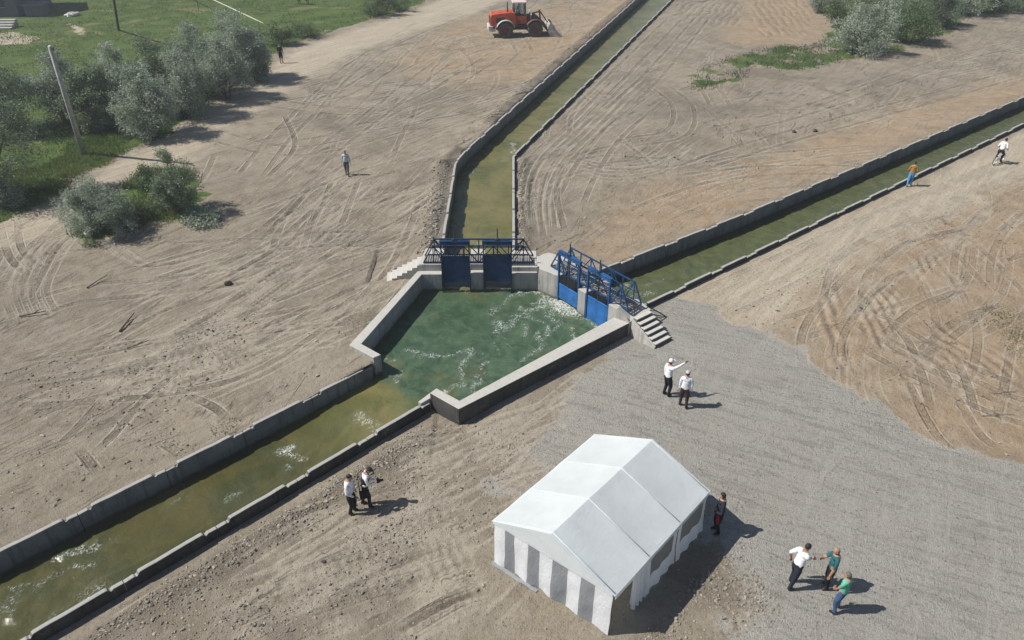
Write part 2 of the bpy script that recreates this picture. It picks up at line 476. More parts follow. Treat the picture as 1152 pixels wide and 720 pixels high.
# random passes following each yard's own direction
def passes(n, poly, az, spread, length, dark=.35, **k):
    pl = np.array(poly); c = 0
    while c < n:
        p = pl.min(0) + rng.random(2) * (pl.max(0) - pl.min(0))
        if not inside(poly, p[0:1], p[1:2])[0]: continue
        c += 1
        a = R(az + rng.normal() * spread); cur = rng.normal() * .035
        path = [p]
        for _ in range(int(length / 1.2)):
            p = p + 1.2 * np.array([math.cos(a), math.sin(a)]); a += cur + rng.normal() * .03; path.append(p)
        carve(path, (-.85, .85) if rng.random() < .55 else (0,), w=.08 + .06 * rng.random(), depth=.018 + .026 * rng.random(), berm=.012, dark=dark * (.4 + rng.random()), **k)
LEFT = pxpoly([(0, 610), (0, 290), (80, 270), (200, 250), (300, 110), (480, 20), (700, -5), (520, 150), (480, 270), (400, 380)])
passes(140, LEFT, 54, 18, 15, .8)
passes(30, pxpoly([(590, 290), (590, 180), (760, 10), (830, 10), (780, 110), (1100, 60), (1150, 90), (700, 290)]), 60, 35, 10, .6)
passes(18, pxpoly([(690, 295), (800, 110), (1100, 50), (1150, 100)]), 34, 10, 16, .6)
passes(22, pxpoly([(800, 345), (1152, 160), (1152, 500), (950, 430)]), 38, 22, 13, .6)
passes(26, pxpoly([(40, 720), (480, 470), (560, 480), (540, 720)]), 42, 12, 8, .3)
passes(12, pxpoly([(720, 440), (820, 370), (1000, 480), (1100, 640), (900, 600)]), -20, 50, 6, .0)
# rows left by a toothed bucket
def rows(poly, az, pitch, amp):
    s = sdist(poly, X[vi] + .6 * wx[vi], Y[vi] + .6 * wy[vi]); k = s > -.4; id_ = vi[k]
    m = sstep(-.3, .5, s[k]) * sstep(.2, .42, fbm(X[id_], Y[id_], .45, 3, 31))
    a = R(az); q = -math.sin(a) * X[id_] + math.cos(a) * Y[id_] + .25 * (fbm(X[id_], Y[id_], .35, 2, 14) - .5) * 4
    w = np.sin(2 * math.pi * q / pitch)
    Z[id_] += m * amp * (np.abs(w) ** .7 * np.sign(w)) * (.5 + fbm(X[id_], Y[id_], 1.7, 3, 15)); TRK[id_] += m * .45 * sstep(-.2, -.8, w)
for q_ in range(6):
    o_ = q_ * 9
    ptrack([(20 + o_, 370 - o_ * .3), (8 + o_, 320), (40 + o_, 275 - o_ * .2), (95 + o_ * .6, 258 + o_ * .3), (125 + o_, 285 + o_ * .4)], (0,), w=.1, depth=.05, berm=.03, dark=.7)
    if q_ % 2 == 0: ptrack([(930 + o_ * 1.4, 470), (925 + o_, 420), (940 + o_, 360), (985 + o_, 310 - o_ * .3), (1060 + o_, 262 - o_)], (-.8, .8), w=.09, depth=.022, berm=.012, dark=.3)
    ptrack([(592 + o_ * .7, 262), (588 + o_ * .8, 220), (600 + o_, 180), (640 + o_, 140), (690 + o_, 90)], (0,), w=.11, depth=.05, berm=.03, dark=.7)
for q_ in range(5):
    ptrack([(640 + 4 * q_, 175 + 5 * q_), (690, 186 + 4 * q_), (740, 180 + 4 * q_), (775, 158 + 4 * q_)], (0,), w=.11, depth=.05, berm=.03, dark=.7)
rows(pxpoly([(972, 330), (1012, 322), (1018, 372), (985, 398), (968, 375)]), 86, .5, .055)
rows(pxpoly([(1035, 372), (1070, 350), (1085, 400), (1060, 425), (1035, 415)]), 100, .55, .05)
rows(pxpoly([(1090, 400), (1125, 385), (1160, 450), (1100, 445)]), 104, .6, .045)
rows(pxpoly([(1028, 290), (1060, 288), (1058, 304), (1025, 302)]), 80, .5, .06)
rows(pxpoly([(920, 335), (945, 320), (955, 420), (928, 410)]), 80, .6, .05)
rows(pxpoly([(750, -10), (840, -10), (836, 30), (770, 28)]), 66, .9, .028)
rows(pxpoly([(838, -10), (925, -10), (910, 40), (850, 42)]), 82, .9, .03)
# rubble heaped along the walls
def berm(line, off, w, h, seed):
    for a, b in zip(line[:-1], line[1:]):
        a = np.array(a); b = np.array(b); d = (b - a) / np.hypot(*(b - a)); n = np.array([d[1], -d[0]])
        e = seg_dist(X[vi], Y[vi], a + n * off, b + n * off)[0]
        k = e < w * 2
        hh = np.exp(-(e[k] / w) ** 2) * h * (.3 + 1.2 * fbm(X[vi][k], Y[vi][k], .9, 4, seed))
        Z[vi[k]] += hh * (near_rim[vi[k]] > .12); TRK[vi[k]] += .5 * np.exp(-(e[k] / w) ** 2)
berm([(-16, 10.9), (-4.6, 22.4)], 1.15, .5, .2, 41)
berm([(-3.88, 36.5), (-3.9, 49), (-3.3, 52)], -.8, .5, .26, 42)
berm([(-1, 58), (20, 118)], -1.0, .6, .25, 43)
berm([(.1, 36.5), (.1, 50.5)], .7, .4, .16, 44)

ZR = 0
# small-scale roughness of the soil itself
flat = 1 - .75 * mGrav
det = np.clip((150 - Y) / 100, 0, 1)
Z[vi] += ((fbm(X[vi], Y[vi], 1.1, 3, 6) - .5) * .035 + (fbm(X[vi], Y[vi], 3.1, 2, 7) - .5) * .03 + (_LAT[(vi * 7) % 256, (vi // 97) % 256] - .5) * .03 * (Y[vi] < 50)) * flat[vi] * sstep(.1, .8, near_rim[vi])
Z += .03 * mGrav + .05 * mGrass * fbm(X, Y, 1.5, 3, 18)
# faces: leave out the canals
I = np.arange(NX * NY).reshape(NY, NX)
F = np.stack([I[:-1, :-1].ravel(), I[:-1, 1:].ravel(), I[1:, 1:].ravel(), I[1:, :-1].ravel()], 1)
fx = X[F].mean(1); fy = Y[F].mean(1)
cut = np.zeros(len(F), bool)
for poly in FEET: cut |= inside(poly, fx, fy)
F = F[~cut]
used = np.zeros(NX * NY, bool); used[F.ravel()] = True
remap = np.cumsum(used) - 1
BLADE = np.where((Y - W1[0][1]) - (X - W1[0][0]) * .9674 > 0, 1., 0.)
BLADE = np.maximum(BLADE, np.where((Y - 30) - (X - 5.0) * .78 > 0, 1., 0.))
BLADE = np.where((X > 6) & ((Y - 30.75) - (X - 6.1) * .8 < 0), .25, BLADE)
BLADE = BLADE * (1 - mGrav)
mGrass *= np.where((X > 10) & (Y > 60), sstep(.28, .54, fbm(X, Y, .5, 5, 19)) * .95, 1.)
Z = ZB0 + (Z - ZB0) * (1 - .7 * mGrav) * (1 - .5 * mRoad); TRK *= 1 - .55 * mRoad
masks = np.stack([mGrav, mGrass, mOr, mRoad], 1)

def ground_material():
    m = bpy.data.materials.new('bare soil, gravel and turf'); t = NT(m)
    p = t.pos()
    sep = t.new('ShaderNodeSeparateColor'); t.link(t.attr('regions', 'Color'), sep.inputs[0])
    gr, gs, orr = sep.outputs[0], sep.outputs[1], sep.outputs[2]
    road = t.attr('regions', 'Alpha')
    trk = t.attr('ruts'); lite = t.attr('crumbs')
    big = t.noise(p, .12, 5, .6, .4); mid = t.noise(p, .9, 6, .65, .5); fine = t.noise(p, 7., 5, .7); grain = t.noise(p, 28., 3, .7)
    st = t.noise(t.mapping(p, R(50), (.22, 2.6, 1)), 1.0, 7, .72, .35)
    st2 = t.noise(t.mapping(p, R(36), (.35, 4.5, 1)), 1.0, 6, .72, .5)
    # thin scratches: where a stretched noise crosses its middle
    def scratch(az, sc, d, w): 
        q = t.math('ABSOLUTE', t.math('SUBTRACT', t.noise(t.mapping(p, R(az), sc), 1.0, 1, .5, d), .5))
        return t.rng(q, w, 0.)
    s1 = t.math('MULTIPLY', scratch(56, (.075, 1.3, 1), .25, .016), t.rng(t.noise(p, .22, 3, .6), .46, .6))
    s2_ = t.math('MULTIPLY', scratch(40, (.09, 1.9, 1), .3, .014), t.rng(t.noise(p, .3, 3, .6, .4), .5, .62))
    s3_ = t.math('MULTIPLY', scratch(75, (.11, 1.6, 1), .4, .014), t.rng(t.noise(p, .27, 3, .6, .9), .52, .64))
    bl = t.attr('bladed')
    scr = t.math('MULTIPLY', t.math('MAXIMUM', s1, t.math('MAXIMUM', s2_, s3_)), bl)
    calm = t.math('MULTIPLY', bl, t.rng(t.noise(p, .16, 4, .6, .8), .38, .6, .25, 1.))
    c = t.mix(t.rng(big, .3, .7), (.20, .169, .126), (.315, .268, .203))
    c = t.mix(t.rng(mid, .32, .72), c, t.mix(.55, c, (.345, .31, .25)))
    c = t.mix(t.math('MULTIPLY', t.rng(t.noise(p, .2, 5, .62, 1.), .5, .64), .6), c, (.178, .15, .116))
    c = t.mix(t.math('MULTIPLY', t.rng(t.noise(p, .55, 5, .7, .8), .54, .68), .45), c, (.165, .14, .108))
    # brushed streaks of drier and damper soil left by the blade
    c = t.mix(t.math('MULTIPLY', t.math('MULTIPLY', t.rng(st, .5, .7), .6), calm), c, (.37, .332, .27))
    c = t.mix(t.math('MULTIPLY', t.math('MULTIPLY', t.rng(st, .48, .32), .7), calm), c, (.135, .115, .09))
    c = t.mix(t.math('MULTIPLY', t.math('MULTIPLY', t.rng(st2, .47, .32), .6), calm), c, (.145, .124, .098))
    c = t.mix(t.math('MULTIPLY', scr, .7), c, (.095, .08, .062))
    co = t.mix(t.rng(mid, .3, .7), (.295, .218, .142), (.375, .29, .198))
    co = t.mix(t.math('MULTIPLY', t.rng(st, .47, .3), .35), co, (.25, .178, .118))
    c = t.mix(t.math('MULTIPLY', orr, t.rng(t.noise(p, .25, 4, .6), .3, .62, .6, 1.)), c, co)
    c = t.mix(t.math('MULTIPLY', road, .95), c, t.mix(t.rng(st, .35, .65), (.37, .318, .24), (.485, .425, .328)))
    # churned damp earth in the ruts, dry crumbs beside them
    c = t.mix(t.math('MULTIPLY', t.rng(trk, .08, .8), .74), c, (.105, .087, .066))
    c = t.mix(t.math('MULTIPLY', t.rng(lite, .04, .35), .6), c, (.42, .375, .30))
    tdark = None
    brk = t.rng(t.noise(p, .7, 4, .65), .38, .58, .2, 1.)
    for i in range(4):
        sv = t.new('ShaderNodeSeparateXYZ'); t.link(t.attr(f'track_{i}', 'Vector'), sv.inputs[0])
        e_ = t.math('ADD', sv.outputs[0], t.math('MULTIPLY', t.math('SUBTRACT', mid, .5), .06)); a_ = t.math('ABSOLUTE', e_); w_ = t.math('MULTIPLY', sv.outputs[1], brk)
        lug = t.math('SINE', t.math('ADD', t.math('MULTIPLY', sv.outputs[2], 21.), t.math('MULTIPLY', a_, 16.)))
        band = t.math('MULTIPLY', t.rng(a_, .17, .13), t.rng(lug, -.1, .6, .12, .6))
        edge = t.rng(t.math('ABSOLUTE', t.math('SUBTRACT', a_, .15)), .045, .0, 0, .9)
        ribs = t.math('MULTIPLY', t.rng(t.math('ABSOLUTE', t.math('SUBTRACT', a_, .055)), .025, 0.), .5)
        dk = t.math('MULTIPLY', t.math('MAXIMUM', t.math('MAXIMUM', band, edge), ribs), w_)
        lt = t.math('MULTIPLY', t.rng(t.math('ABSOLUTE', t.math('SUBTRACT', a_, .235)), .06, 0.), w_)
        tdark = dk if tdark is None else t.math('MAXIMUM', tdark, dk)
        tlite = lt if i == 0 else t.math('MAXIMUM', tlite, lt)
    c = t.mix(t.math('MULTIPLY', tlite, .3), c, (.42, .375, .30))
    c = t.mix(t.math('MULTIPLY', tdark, .85), c, t.mix(.8, c, (.085, .07, .053)))
    # crusher-run gravel
    vo = t.new('ShaderNodeTexVoronoi'); vo.inputs['Scale'].default_value = 32.; t.link(p, vo.inputs['Vector'])
    sp = t.new('ShaderNodeSeparateColor'); t.link(vo.outputs['Color'], sp.inputs[0])
    cg = t.mix(t.rng(sp.outputs[0], 0, 1, smooth=False), (.295, .284, .256), (.41, .396, .356))
    cg = t.mix(t.rng(t.noise(p, .45, 5, .65, .6), .3, .7), t.mix(.5, cg, (.34, .315, .265)), cg)
    cg = t.mix(t.math('MULTIPLY', t.rng(t.noise(t.mapping(p, R(-25), (.4, 3, 1)), 1., 4, .7, 1.), .52, .36), .45), cg, (.185, .178, .16))
    cg = t.mix(t.math('MULTIPLY', t.rng(t.noise(t.mapping(p, R(62), (.12, 1.4, 1)), 1., 5, .65, .6), .54, .66), .4), cg, (.40, .385, .345))
    gf = t.rng(t.math('ADD', gr, t.math('MULTIPLY', t.math('SUBTRACT', fine, .5), 1.0)), .3, .68)
    c = t.mix(gf, c, cg)
    # loose stones on the soil
    vs = t.new('ShaderNodeTexVoronoi'); vs.inputs['Scale'].default_value = 8.5; t.link(p, vs.inputs['Vector'])
    s2 = t.new('ShaderNodeSeparateColor'); t.link(vs.outputs['Color'], s2.inputs[0])
    stone = t.math('MULTIPLY', t.math('GREATER_THAN', s2.outputs[1], .72), t.rng(vs.outputs['Distance'], .3, .22))
    stone = t.math('MULTIPLY', stone, t.math('MAXIMUM', t.rng(t.noise(p, .3, 3, .6), .42, .6), t.math('MULTIPLY', t.math('SUBTRACT', 1., bl), .9)))
    c = t.mix(t.math('MULTIPLY', stone, t.math('SUBTRACT', 1., gs)), c, t.mix(s2.outputs[2], (.2, .18, .155), (.47, .435, .38)))
    c = t.mix(t.math('MULTIPLY', t.rng(grain, .48, .3), .6), c, t.mix(.6, c, (.06, .05, .04)))
    c = t.mix(t.math('MULTIPLY', t.rng(fine, .5, .34), .45), c, t.mix(.5, c, (.07, .06, .046)))
    c = t.mix(t.math('MULTIPLY', t.rng(fine, .56, .72), .4), c, t.mix(.5, c, (.46, .42, .35)))
    # turf
    cgs = t.mix(t.rng(t.noise(p, .35, 5, .65, .5), .3, .68), (.058, .094, .026), (.098, .138, .042))
    cgs = t.mix(t.math('MULTIPLY', t.rng(t.noise(p, .17, 4, .6, .8), .56, .7), .75), cgs, (.22, .19, .10))
    cgs = t.mix(t.math('MULTIPLY', t.rng(fine, .5, .3), .4), cgs, (.035, .06, .015))
    sf = t.rng(t.math('ADD', gs, t.math('MULTIPLY', t.math('SUBTRACT', mid, .5), 1.3)), .38, .66)
    c = t.mix(sf, c, cgs)
    h = t.math('ADD', t.math('MULTIPLY', mid, .5), t.math('MULTIPLY', fine, .42))
    h = t.math('ADD', h, t.math('MULTIPLY', grain, .16))
    h = t.math('ADD', h, t.math('MULTIPLY', t.math('MULTIPLY', t.math('ADD', st, st2), .2), calm))
    h = t.math('ADD', h, t.math('MULTIPLY', stone, .4))
    h = t.math('ADD', h, t.math('MULTIPLY', t.math('MULTIPLY', gf, vo.outputs['Distance']), -.25))
    h = t.math('SUBTRACT', h, t.math('MULTIPLY', scr, .2))
    h = t.math('SUBTRACT', h, t.math('MULTIPLY', tdark, .25)); h = t.math('ADD', h, t.math('MULTIPLY', tlite, .15))
    t.finish(c, .95, t.bump(h, 1., .12), 0, .1)
    return m
M_GROUND = ground_material()
ground = npmesh('ground', np.stack([X, Y, Z], 1)[used], remap[F], M_GROUND, True,
                {'regions': masks[used], 'bladed': BLADE[used], **{f'track_{i}': np.stack([LE[i], LW[i] * (1 - .75 * mGrav) * (1 - .45 * mRoad) * (1 - mGrass), LS[i]], 1)[used] for i in range(NL)}, 'ruts': np.clip(TRK[used], 0, 1.5), 'crumbs': np.clip(LITE[used], 0, 1)})
tag(ground, 'bare graded soil with gravel yard and turf around the canals', 'ground', kind='structure')

# ------------------------------------------------------------------ water
def water():
    xs = np.arange(-40, 76, .12); parts = []
    allV = []; allF = []; off = 0
    for poly in FEET:
        pa = np.array(poly)
        x = np.arange(pa[:, 0].min() - .2, pa[:, 0].max() + .2, .12); y = np.arange(max(-8, pa[:, 1].min()) - .2, pa[:, 1].max() + .2, .12)
    # one lattice for all, so that the reaches join without seams
    x = np.arange(-38, 75, .13); y = np.arange(-8, 147, .13)
    A, B = np.meshgrid(x, y); ins = np.zeros(A.shape, bool)
    for poly in FEET: ins |= inside(poly, A, B)
    keep = ins[:-1, :-1] | ins[1:, :-1] | ins[:-1, 1:] | ins[1:, 1:]
    I = np.arange(A.size).reshape(A.shape)
    Fw = np.stack([I[:-1, :-1][keep], I[:-1, 1:][keep], I[1:, 1:][keep], I[1:, :-1][keep]], 1)
    u = np.zeros(A.size, bool); u[Fw.ravel()] = True; rm = np.cumsum(u) - 1
    x = A.ravel()[u]; y = B.ravel()[u]
    wxf = x + (fbm(x, y, .9, 3, 71) - .5) * 1.1; wyf = y + (fbm(x, y, .9, 3, 72) - .5) * 1.1
    foam = np.zeros(len(x)); turb = np.zeros(len(x))
    def blob(pts, w, s):
        pts = [g(*p, WATER_Z) for p in pts]
        if len(pts) == 1: pts = pts * 2
        nonlocal foam, turb
        d = np.full(len(x), 1e9)
        for a, b in zip(pts[:-1], pts[1:]): d = np.minimum(d, seg_dist(wxf, wyf, a, b)[0])
        foam = np.maximum(foam, s * np.exp(-(d / w) ** 2)); turb = np.maximum(turb, np.exp(-(d / (w * 2.5)) ** 2))
    blob([(622, 338), (634, 347), (642, 352)], .5, 1.5); blob([(612, 342), (626, 352)], .5, .7); blob([(562, 328), (585, 329), (606, 329), (622, 336)], .2, .95); blob([(640, 350), (650, 357), (658, 362)], .25, .8)
    blob([(663, 367), (672, 371), (680, 372)], .2, .95); blob([(515, 322), (527, 323)], .22, 1.1); blob([(530, 328), (545, 327)], .15, .7)
    for p in ([(575, 353), (590, 352), (600, 358)], [(584, 345), (596, 350)], [(600, 355), (612, 366), (618, 378)], [(588, 366), (592, 374)], [(572, 378), (576, 388)], [(606, 375), (612, 386)],
              [(520, 432), (523, 415), (528, 398)], [(460, 398), (480, 400), (505, 400), (530, 398)], [(560, 360), (570, 368)], [(500, 440), (512, 428)], [(545, 408), (548, 416)], [(620, 356), (628, 364)],
              [(555, 385), (560, 395)], [(640, 372), (650, 380)], [(600, 340), (615, 342)], [(527, 440), (540, 420)], [(430, 405), (450, 408)], [(445, 425), (460, 418)]):
        blob(p, .2, .7)
    for p, w, s in (([(312, 502), (330, 497)], .28, 1.1), ([(326, 504), (342, 511)], .3, .95), ([(396, 474), (412, 470), (424, 478)], .38, .8), ([(322, 518), (330, 526)], .22, .75), ([(358, 520), (366, 512)], .2, .75),
                    ([(75, 616), (100, 608)], .3, .8), ([(80, 632), (96, 630)], .3, .75), ([(40, 650), (60, 640)], .35, .62), ([(15, 660), (5, 690)], .35, .62), ([(85, 660), (110, 652)], .3, .6), ([(30, 645), (5, 655)], .2, .7),
                    ([(250, 560), (270, 548)], .3, .58), ([(50, 690), (70, 680)], .25, .62), ([(180, 570), (195, 560)], .2, .6), ([(575, 157), (574, 166)], .28, 1.), ([(530, 190), (536, 184)], .3, .7), ([(558, 176), (575, 172)], .2, .6),
                    ([(540, 268), (576, 268)], .6, .8), ([(505, 268), (530, 268)], .3, .4), ([(704, 310), (712, 316)], .35, .9), ([(722, 326), (735, 322)], .4, .75), ([(700, 325), (720, 333)], .4, .85), ([(735, 312), (745, 308)], .3, .6), ([(770, 300), (790, 290)], .3, .45)):
        blob(p, w * .9, s * .82)
    blob([(628, 344), (608, 346), (590, 352), (575, 360), (560, 374)], .34, .72); blob([(590, 330), (570, 338), (555, 352)], .2, .6); blob([(640, 358), (622, 372), (606, 392), (585, 405)], .22, .62)
    n1 = fbm(x, y, 1.1, 4, 51) - .5; n2 = fbm(x, y, 3.5, 3, 52) - .5
    vdn = (x - 2.2) * .7826 + (y - 32.7) * .6225
    in_r = sstep(-.6, .1, sdist(FEET[3], x, y)) * (x > 2.4)
    drop = np.maximum(in_r * sstep(.0, .8, vdn), sstep(33.6, 34.3, y) * (x < .3))
    drop = np.where((y > 36) & (x < 40) & (in_r < .5), 1., drop); drop = np.where((x > 5) & (y > 31), np.maximum(drop, in_r), drop)
    left_ = sstep(1.5, 6, np.hypot(np.maximum(0, -4.5 - x), np.maximum(0, 24.8 - y))) * (x < -4) * (y < 27)
    lev = WATER_Z - .34 * drop - .18 * left_
    z = lev + n1 * .05 + n2 * .035 + turb * (n2 * .14) + foam * .03
    pool = sstep(-1.2, 1.5, sdist([(-5.2, 26.2), (-6.9, 27.1), (-4.8, 33.8), (0, 34), (2.2, 33), gl(4.5, .4), (5, 28.9), (-2.07, 22.9), (-2.9, 24.0)], x + n1 * 3, y + n1 * 3))
    right = sstep(.5, 2.5, (x - 2.2) * .7826 + (y - 32.7) * .6225) * sstep(-.5, .2, sdist(FEET[3], x, y))
    tint = np.stack([pool, right, turb, left_], 1)
    m = bpy.data.materials.new('murky canal water'); t = NT(m); p = t.pos()
    sep = t.new('ShaderNodeSeparateColor'); t.link(t.attr('tint', 'Color'), sep.inputs[0])
    nb = t.noise(p, .35, 4, .6, .6); nm = t.noise(p, 1.3, 4, .6, 1.)
    olive = t.mix(t.rng(nb, .35, .65), (.105, .106, .036), (.168, .15, .056))
    olive = t.mix(t.math('MULTIPLY', t.attr('tint', 'Alpha'), .8), olive, t.mix(t.rng(nb, .35, .65), (.04, .044, .017), (.07, .062, .024)))
    deep = t.mix(t.rng(nm, .3, .7), (.038, .074, .042), (.072, .115, .066))
    c = t.mix(sep.outputs[1], olive, t.mix(t.rng(nm, .3, .7), (.068, .08, .034), (.098, .11, .048)))
    c = t.mix(sep.outputs[0], c, deep)
    sh = t.rng(t.noise(p, .5, 3, .6, .3), .58, .72)
    c = t.mix(t.math('MULTIPLY', t.math('MULTIPLY', sh, sep.outputs[0]), .5), c, (.1, .09, .04))
    sw = t.noise(p, .75, 5, .62, 3.2)
    c = t.mix(t.math('MULTIPLY', t.math('MULTIPLY', t.rng(sw, .52, .66), sep.outputs[0]), .45), c, (.105, .155, .10))
    c = t.mix(t.math('MULTIPLY', t.rng(t.noise(t.mapping(p, R(45), (.22, 1.6, 1)), 1., 5, .65, 1.), .55, .7), .3), c, (.11, .11, .06))
    f = t.attr('foam')
    fn = t.noise(p, 4.2, 7, .7, 2.2); fn2 = t.noise(t.mapping(p, 1.2, (1, 2.2, 1)), 3.4, 6, .75, 2.5)
    ff = t.math('MULTIPLY', f, t.math('ADD', t.rng(fn, .42, .6), t.rng(fn2, .45, .62)))
    ff = t.rng(ff, .34, 1.35)
    c = t.mix(t.math('MULTIPLY', t.math('MULTIPLY', sep.outputs[2], .35), t.rng(fn2, .4, .65)), c, (.10, .13, .10))
    c = t.mix(t.math('MULTIPLY', ff, .8), c, (.62, .66, .63))
    h = t.math('ADD', t.noise(p, 3.4, 6, .6, .6), t.math('MULTIPLY', t.noise(p, 1.1, 4, .6, 1.2), 1.2))
    pr = t.finish(c, t.math('ADD', t.math('MULTIPLY', ff, .6), .07), t.bump(h, .4, .10), 0, .5)
    pr.inputs['IOR'].default_value = 1.33
    w = npmesh('water', np.stack([x, y, z], 1), rm[Fw], m, True, {'tint': tint, 'foam': np.clip(foam, 0, 1.2)})
    tag(w, 'murky green water filling the pool and three canals', 'water', kind='structure')
water()

# ------------------------------------------------------------------ concrete
def concrete(name, lo, hi, top, wet=True, line=-.17):
    m = bpy.data.materials.new(name); t = NT(m); p = t.pos()
    n = t.noise(p, .8, 6, .65, .4); f = t.noise(p, 9., 5, .7)
    st = t.noise(t.mapping(p, 0, (3., 3., .35)), 1.4, 5, .65)
    c = t.mix(t.rng(n, .3, .7), lo, hi)
    c = t.mix(t.math('MULTIPLY', t.rng(st, .48, .66), .6), c, tuple(a * .5 for a in lo))
    c = t.mix(t.math('MULTIPLY', t.rng(t.noise(p, 2.2, 5, .7, 1.), .58, .7), .4), c, (.26, .22, .165))
    c = t.mix(t.math('MULTIPLY', t.rng(f, .48, .28), .4), c, tuple(a * .6 for a in lo))
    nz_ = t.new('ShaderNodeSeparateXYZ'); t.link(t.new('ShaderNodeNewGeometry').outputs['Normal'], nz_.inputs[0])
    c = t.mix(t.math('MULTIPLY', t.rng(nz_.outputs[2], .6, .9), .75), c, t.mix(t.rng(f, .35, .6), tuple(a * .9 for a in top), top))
    if wet:   # algae and damp up to the splash line
        s = t.new('ShaderNodeSeparateXYZ'); t.link(p, s.inputs[0])
        z = t.math('ADD', s.outputs[2], t.math('MULTIPLY', t.math('SUBTRACT', t.noise(p, 1.6, 4, .6), .5), .25))
        c = t.mix(t.rng(z, line, line - .19), c, (.062, .062, .038))
        c = t.mix(t.math('MULTIPLY', t.rng(z, line + .3, line), .35), c, tuple(a * .55 for a in lo))
    t.finish(c, .9, t.bump(f, .35, .02), 0, .25)
    return m
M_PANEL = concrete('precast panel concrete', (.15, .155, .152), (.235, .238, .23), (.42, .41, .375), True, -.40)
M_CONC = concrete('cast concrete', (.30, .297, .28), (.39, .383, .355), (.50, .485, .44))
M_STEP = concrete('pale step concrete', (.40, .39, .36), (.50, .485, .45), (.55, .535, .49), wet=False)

M_OUTFACE = concrete('dark outer face concrete', (.035, .035, .034), (.07, .068, .063), (.42, .41, .375))  # near-black concrete for the outer faces of the panels
def panel_mesh(seed, dark_side, L=2.975, th=.15):
    r = random.Random(seed); mb = MB()
    top = .3; lo = .3 - .085 - r.random() * .02
    prof = [(0, lo), (.30, lo + .01)]
    prof += [(.36, lo - .03), (.40, lo - .015), (.455, top - .015), (.50, top)]
    k = 8
    for i in range(1, k): prof.append((.5 + (L - 1.0) * i / k, top + r.uniform(-.008, .008)))
    prof += [(L - .50, top), (L - .455, top - .015), (L - .40, lo - .015), (L - .36, lo - .03), (L - .30, lo + .01), (L, lo)]
    n = len(prof); bt = -1.4
    vs = []
    for x, z in prof:
        j = r.uniform(-.006, .006)
        vs += [(x, -th / 2 + j, bt), (x, -th / 2 + j, z - .012), (x, -th / 2 + .02 + j, z), (x, th / 2 - .02 + j, z), (x, th / 2 + j, z - .012), (x, th / 2 + j, bt)]
    fs = []
    mi = []
    for i in range(n - 1):
        for q in range(5):
            fs.append((i * 6 + q, (i + 1) * 6 + q, (i + 1) * 6 + q + 1, i * 6 + q + 1)); mi.append(1 if (dark_side > 0 and q == 4) or (dark_side < 0 and q == 0) else 0)
    fs.append(tuple(range(5, -1, -1))); fs.append(tuple(range((n - 1) * 6, n * 6))); mi += [0, 0]
    mb.add(vs, fs)
    me = bpy.data.meshes.new('wall_panel'); me.from_pydata(mb.v, [], [f[::-1] for f in mb.f]); me.materials.append(M_PANEL); me.materials.append(M_OUTFACE); me.polygons.foreach_set('material_index', mi); me.update()
    return me
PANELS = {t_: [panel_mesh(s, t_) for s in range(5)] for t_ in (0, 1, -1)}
GRP_WALL = 'precast panel walls lining the canals'
def canal_wall(label, line, dark_side=0):
    root = empty('canal_wall', (line[0][0], line[0][1], 0), 0, label, 'canal wall', GRP_WALL)
    o = Vector((line[0][0], line[0][1], 0)); k = 0; done = 0
    for a, b in zip(line[:-1], line[1:]):
        a = Vector(a); b = Vector(b); d = b - a; L = d.length; ang = math.atan2(d.y, d.x)
        n = max(1, round(L / 3.0)); s = L / n
        for i in range(n):
            p = a + d * (i / n)
            ob = bpy.data.objects.new('wall_panel', PANELS[dark_side][(k * 7 + 3) % 5 if k % 3 else k % 5]); COL.objects.link(ob); ob.parent = root
            ob.location = (p.x - o.x, p.y - o.y, random.uniform(-.012, .012)); ob.rotation_euler = (random.uniform(-.006, .006), 0, ang + random.uniform(-.003, .003))
            ob.scale = (s / 3.0, 1, 1); k += 1
    return root
canal_wall('notched grey panel wall on the far, earth-banked side of the canal at lower left', W1[::-1])
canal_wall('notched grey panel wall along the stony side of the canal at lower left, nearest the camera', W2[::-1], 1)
canal_wall('long bent panel wall of the canal running away past the red loader, on the loader side', W3)
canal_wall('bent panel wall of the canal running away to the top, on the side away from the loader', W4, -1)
canal_wall('panel wall of the right-hand canal, on its far side below the orange earth bank', W5)
canal_wall('panel wall of the right-hand canal on the cyclist side, rim just above the dirt track', W6, -1)

TOP = .6
basin = empty('regulator_basin', (0, 30, 0), 0, 'pale concrete regulator basin holding the green pool between the three canals', 'basin')
BO = (0, 30, 0)
def cpart(name, poly, z0, z1, m=M_CONC, parent=None, bevel=.025):
    mb = MB(); mb.prism(poly, z0, z1); return mb.build(name, m, parent or basin, origin=BO, bevel=bevel)
cpart('side_wall', [(-5.91, 26.15), (-7.12, 27.11), (-4.80, 33.72), (-3.56, 33.72), (-3.56, 33.36), (-4.56, 33.36), (-6.6, 27.2), (-5.62, 26.38)], -1.4, TOP)
cpart('side_wall', [(-3.29, 23.75), (-2.07, 22.74), (5.5, 28.97), gl(4.62, .02), gl(4.2, .0), (-2.07, 23.27), (-3.04, 24.06)], -1.4, TOP)
_m = COL.objects[-1] if False else [o for o in COL.objects if o.name.startswith('side_wall')][-1]
_m.data.materials.append(concrete('dark basin outer concrete', (.045, .045, .043), (.085, .083, .077), (.50, .485, .44), False))  # much darker concrete for the outward faces of this wall
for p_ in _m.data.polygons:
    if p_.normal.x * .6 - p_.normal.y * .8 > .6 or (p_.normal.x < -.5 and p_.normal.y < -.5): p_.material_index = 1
cpart('stub_end', [(-3.3, 23.72), (-3.06, 24.04), (-3.32, 24.1), (-3.75, 23.52), (-3.62, 23.4)], -1.4, .34)
cpart('abutment', [(-4.75, 33.725), (-3.56, 33.725), (-3.56, 35.5), (-4.55, 35.5)], -1.2, .97)
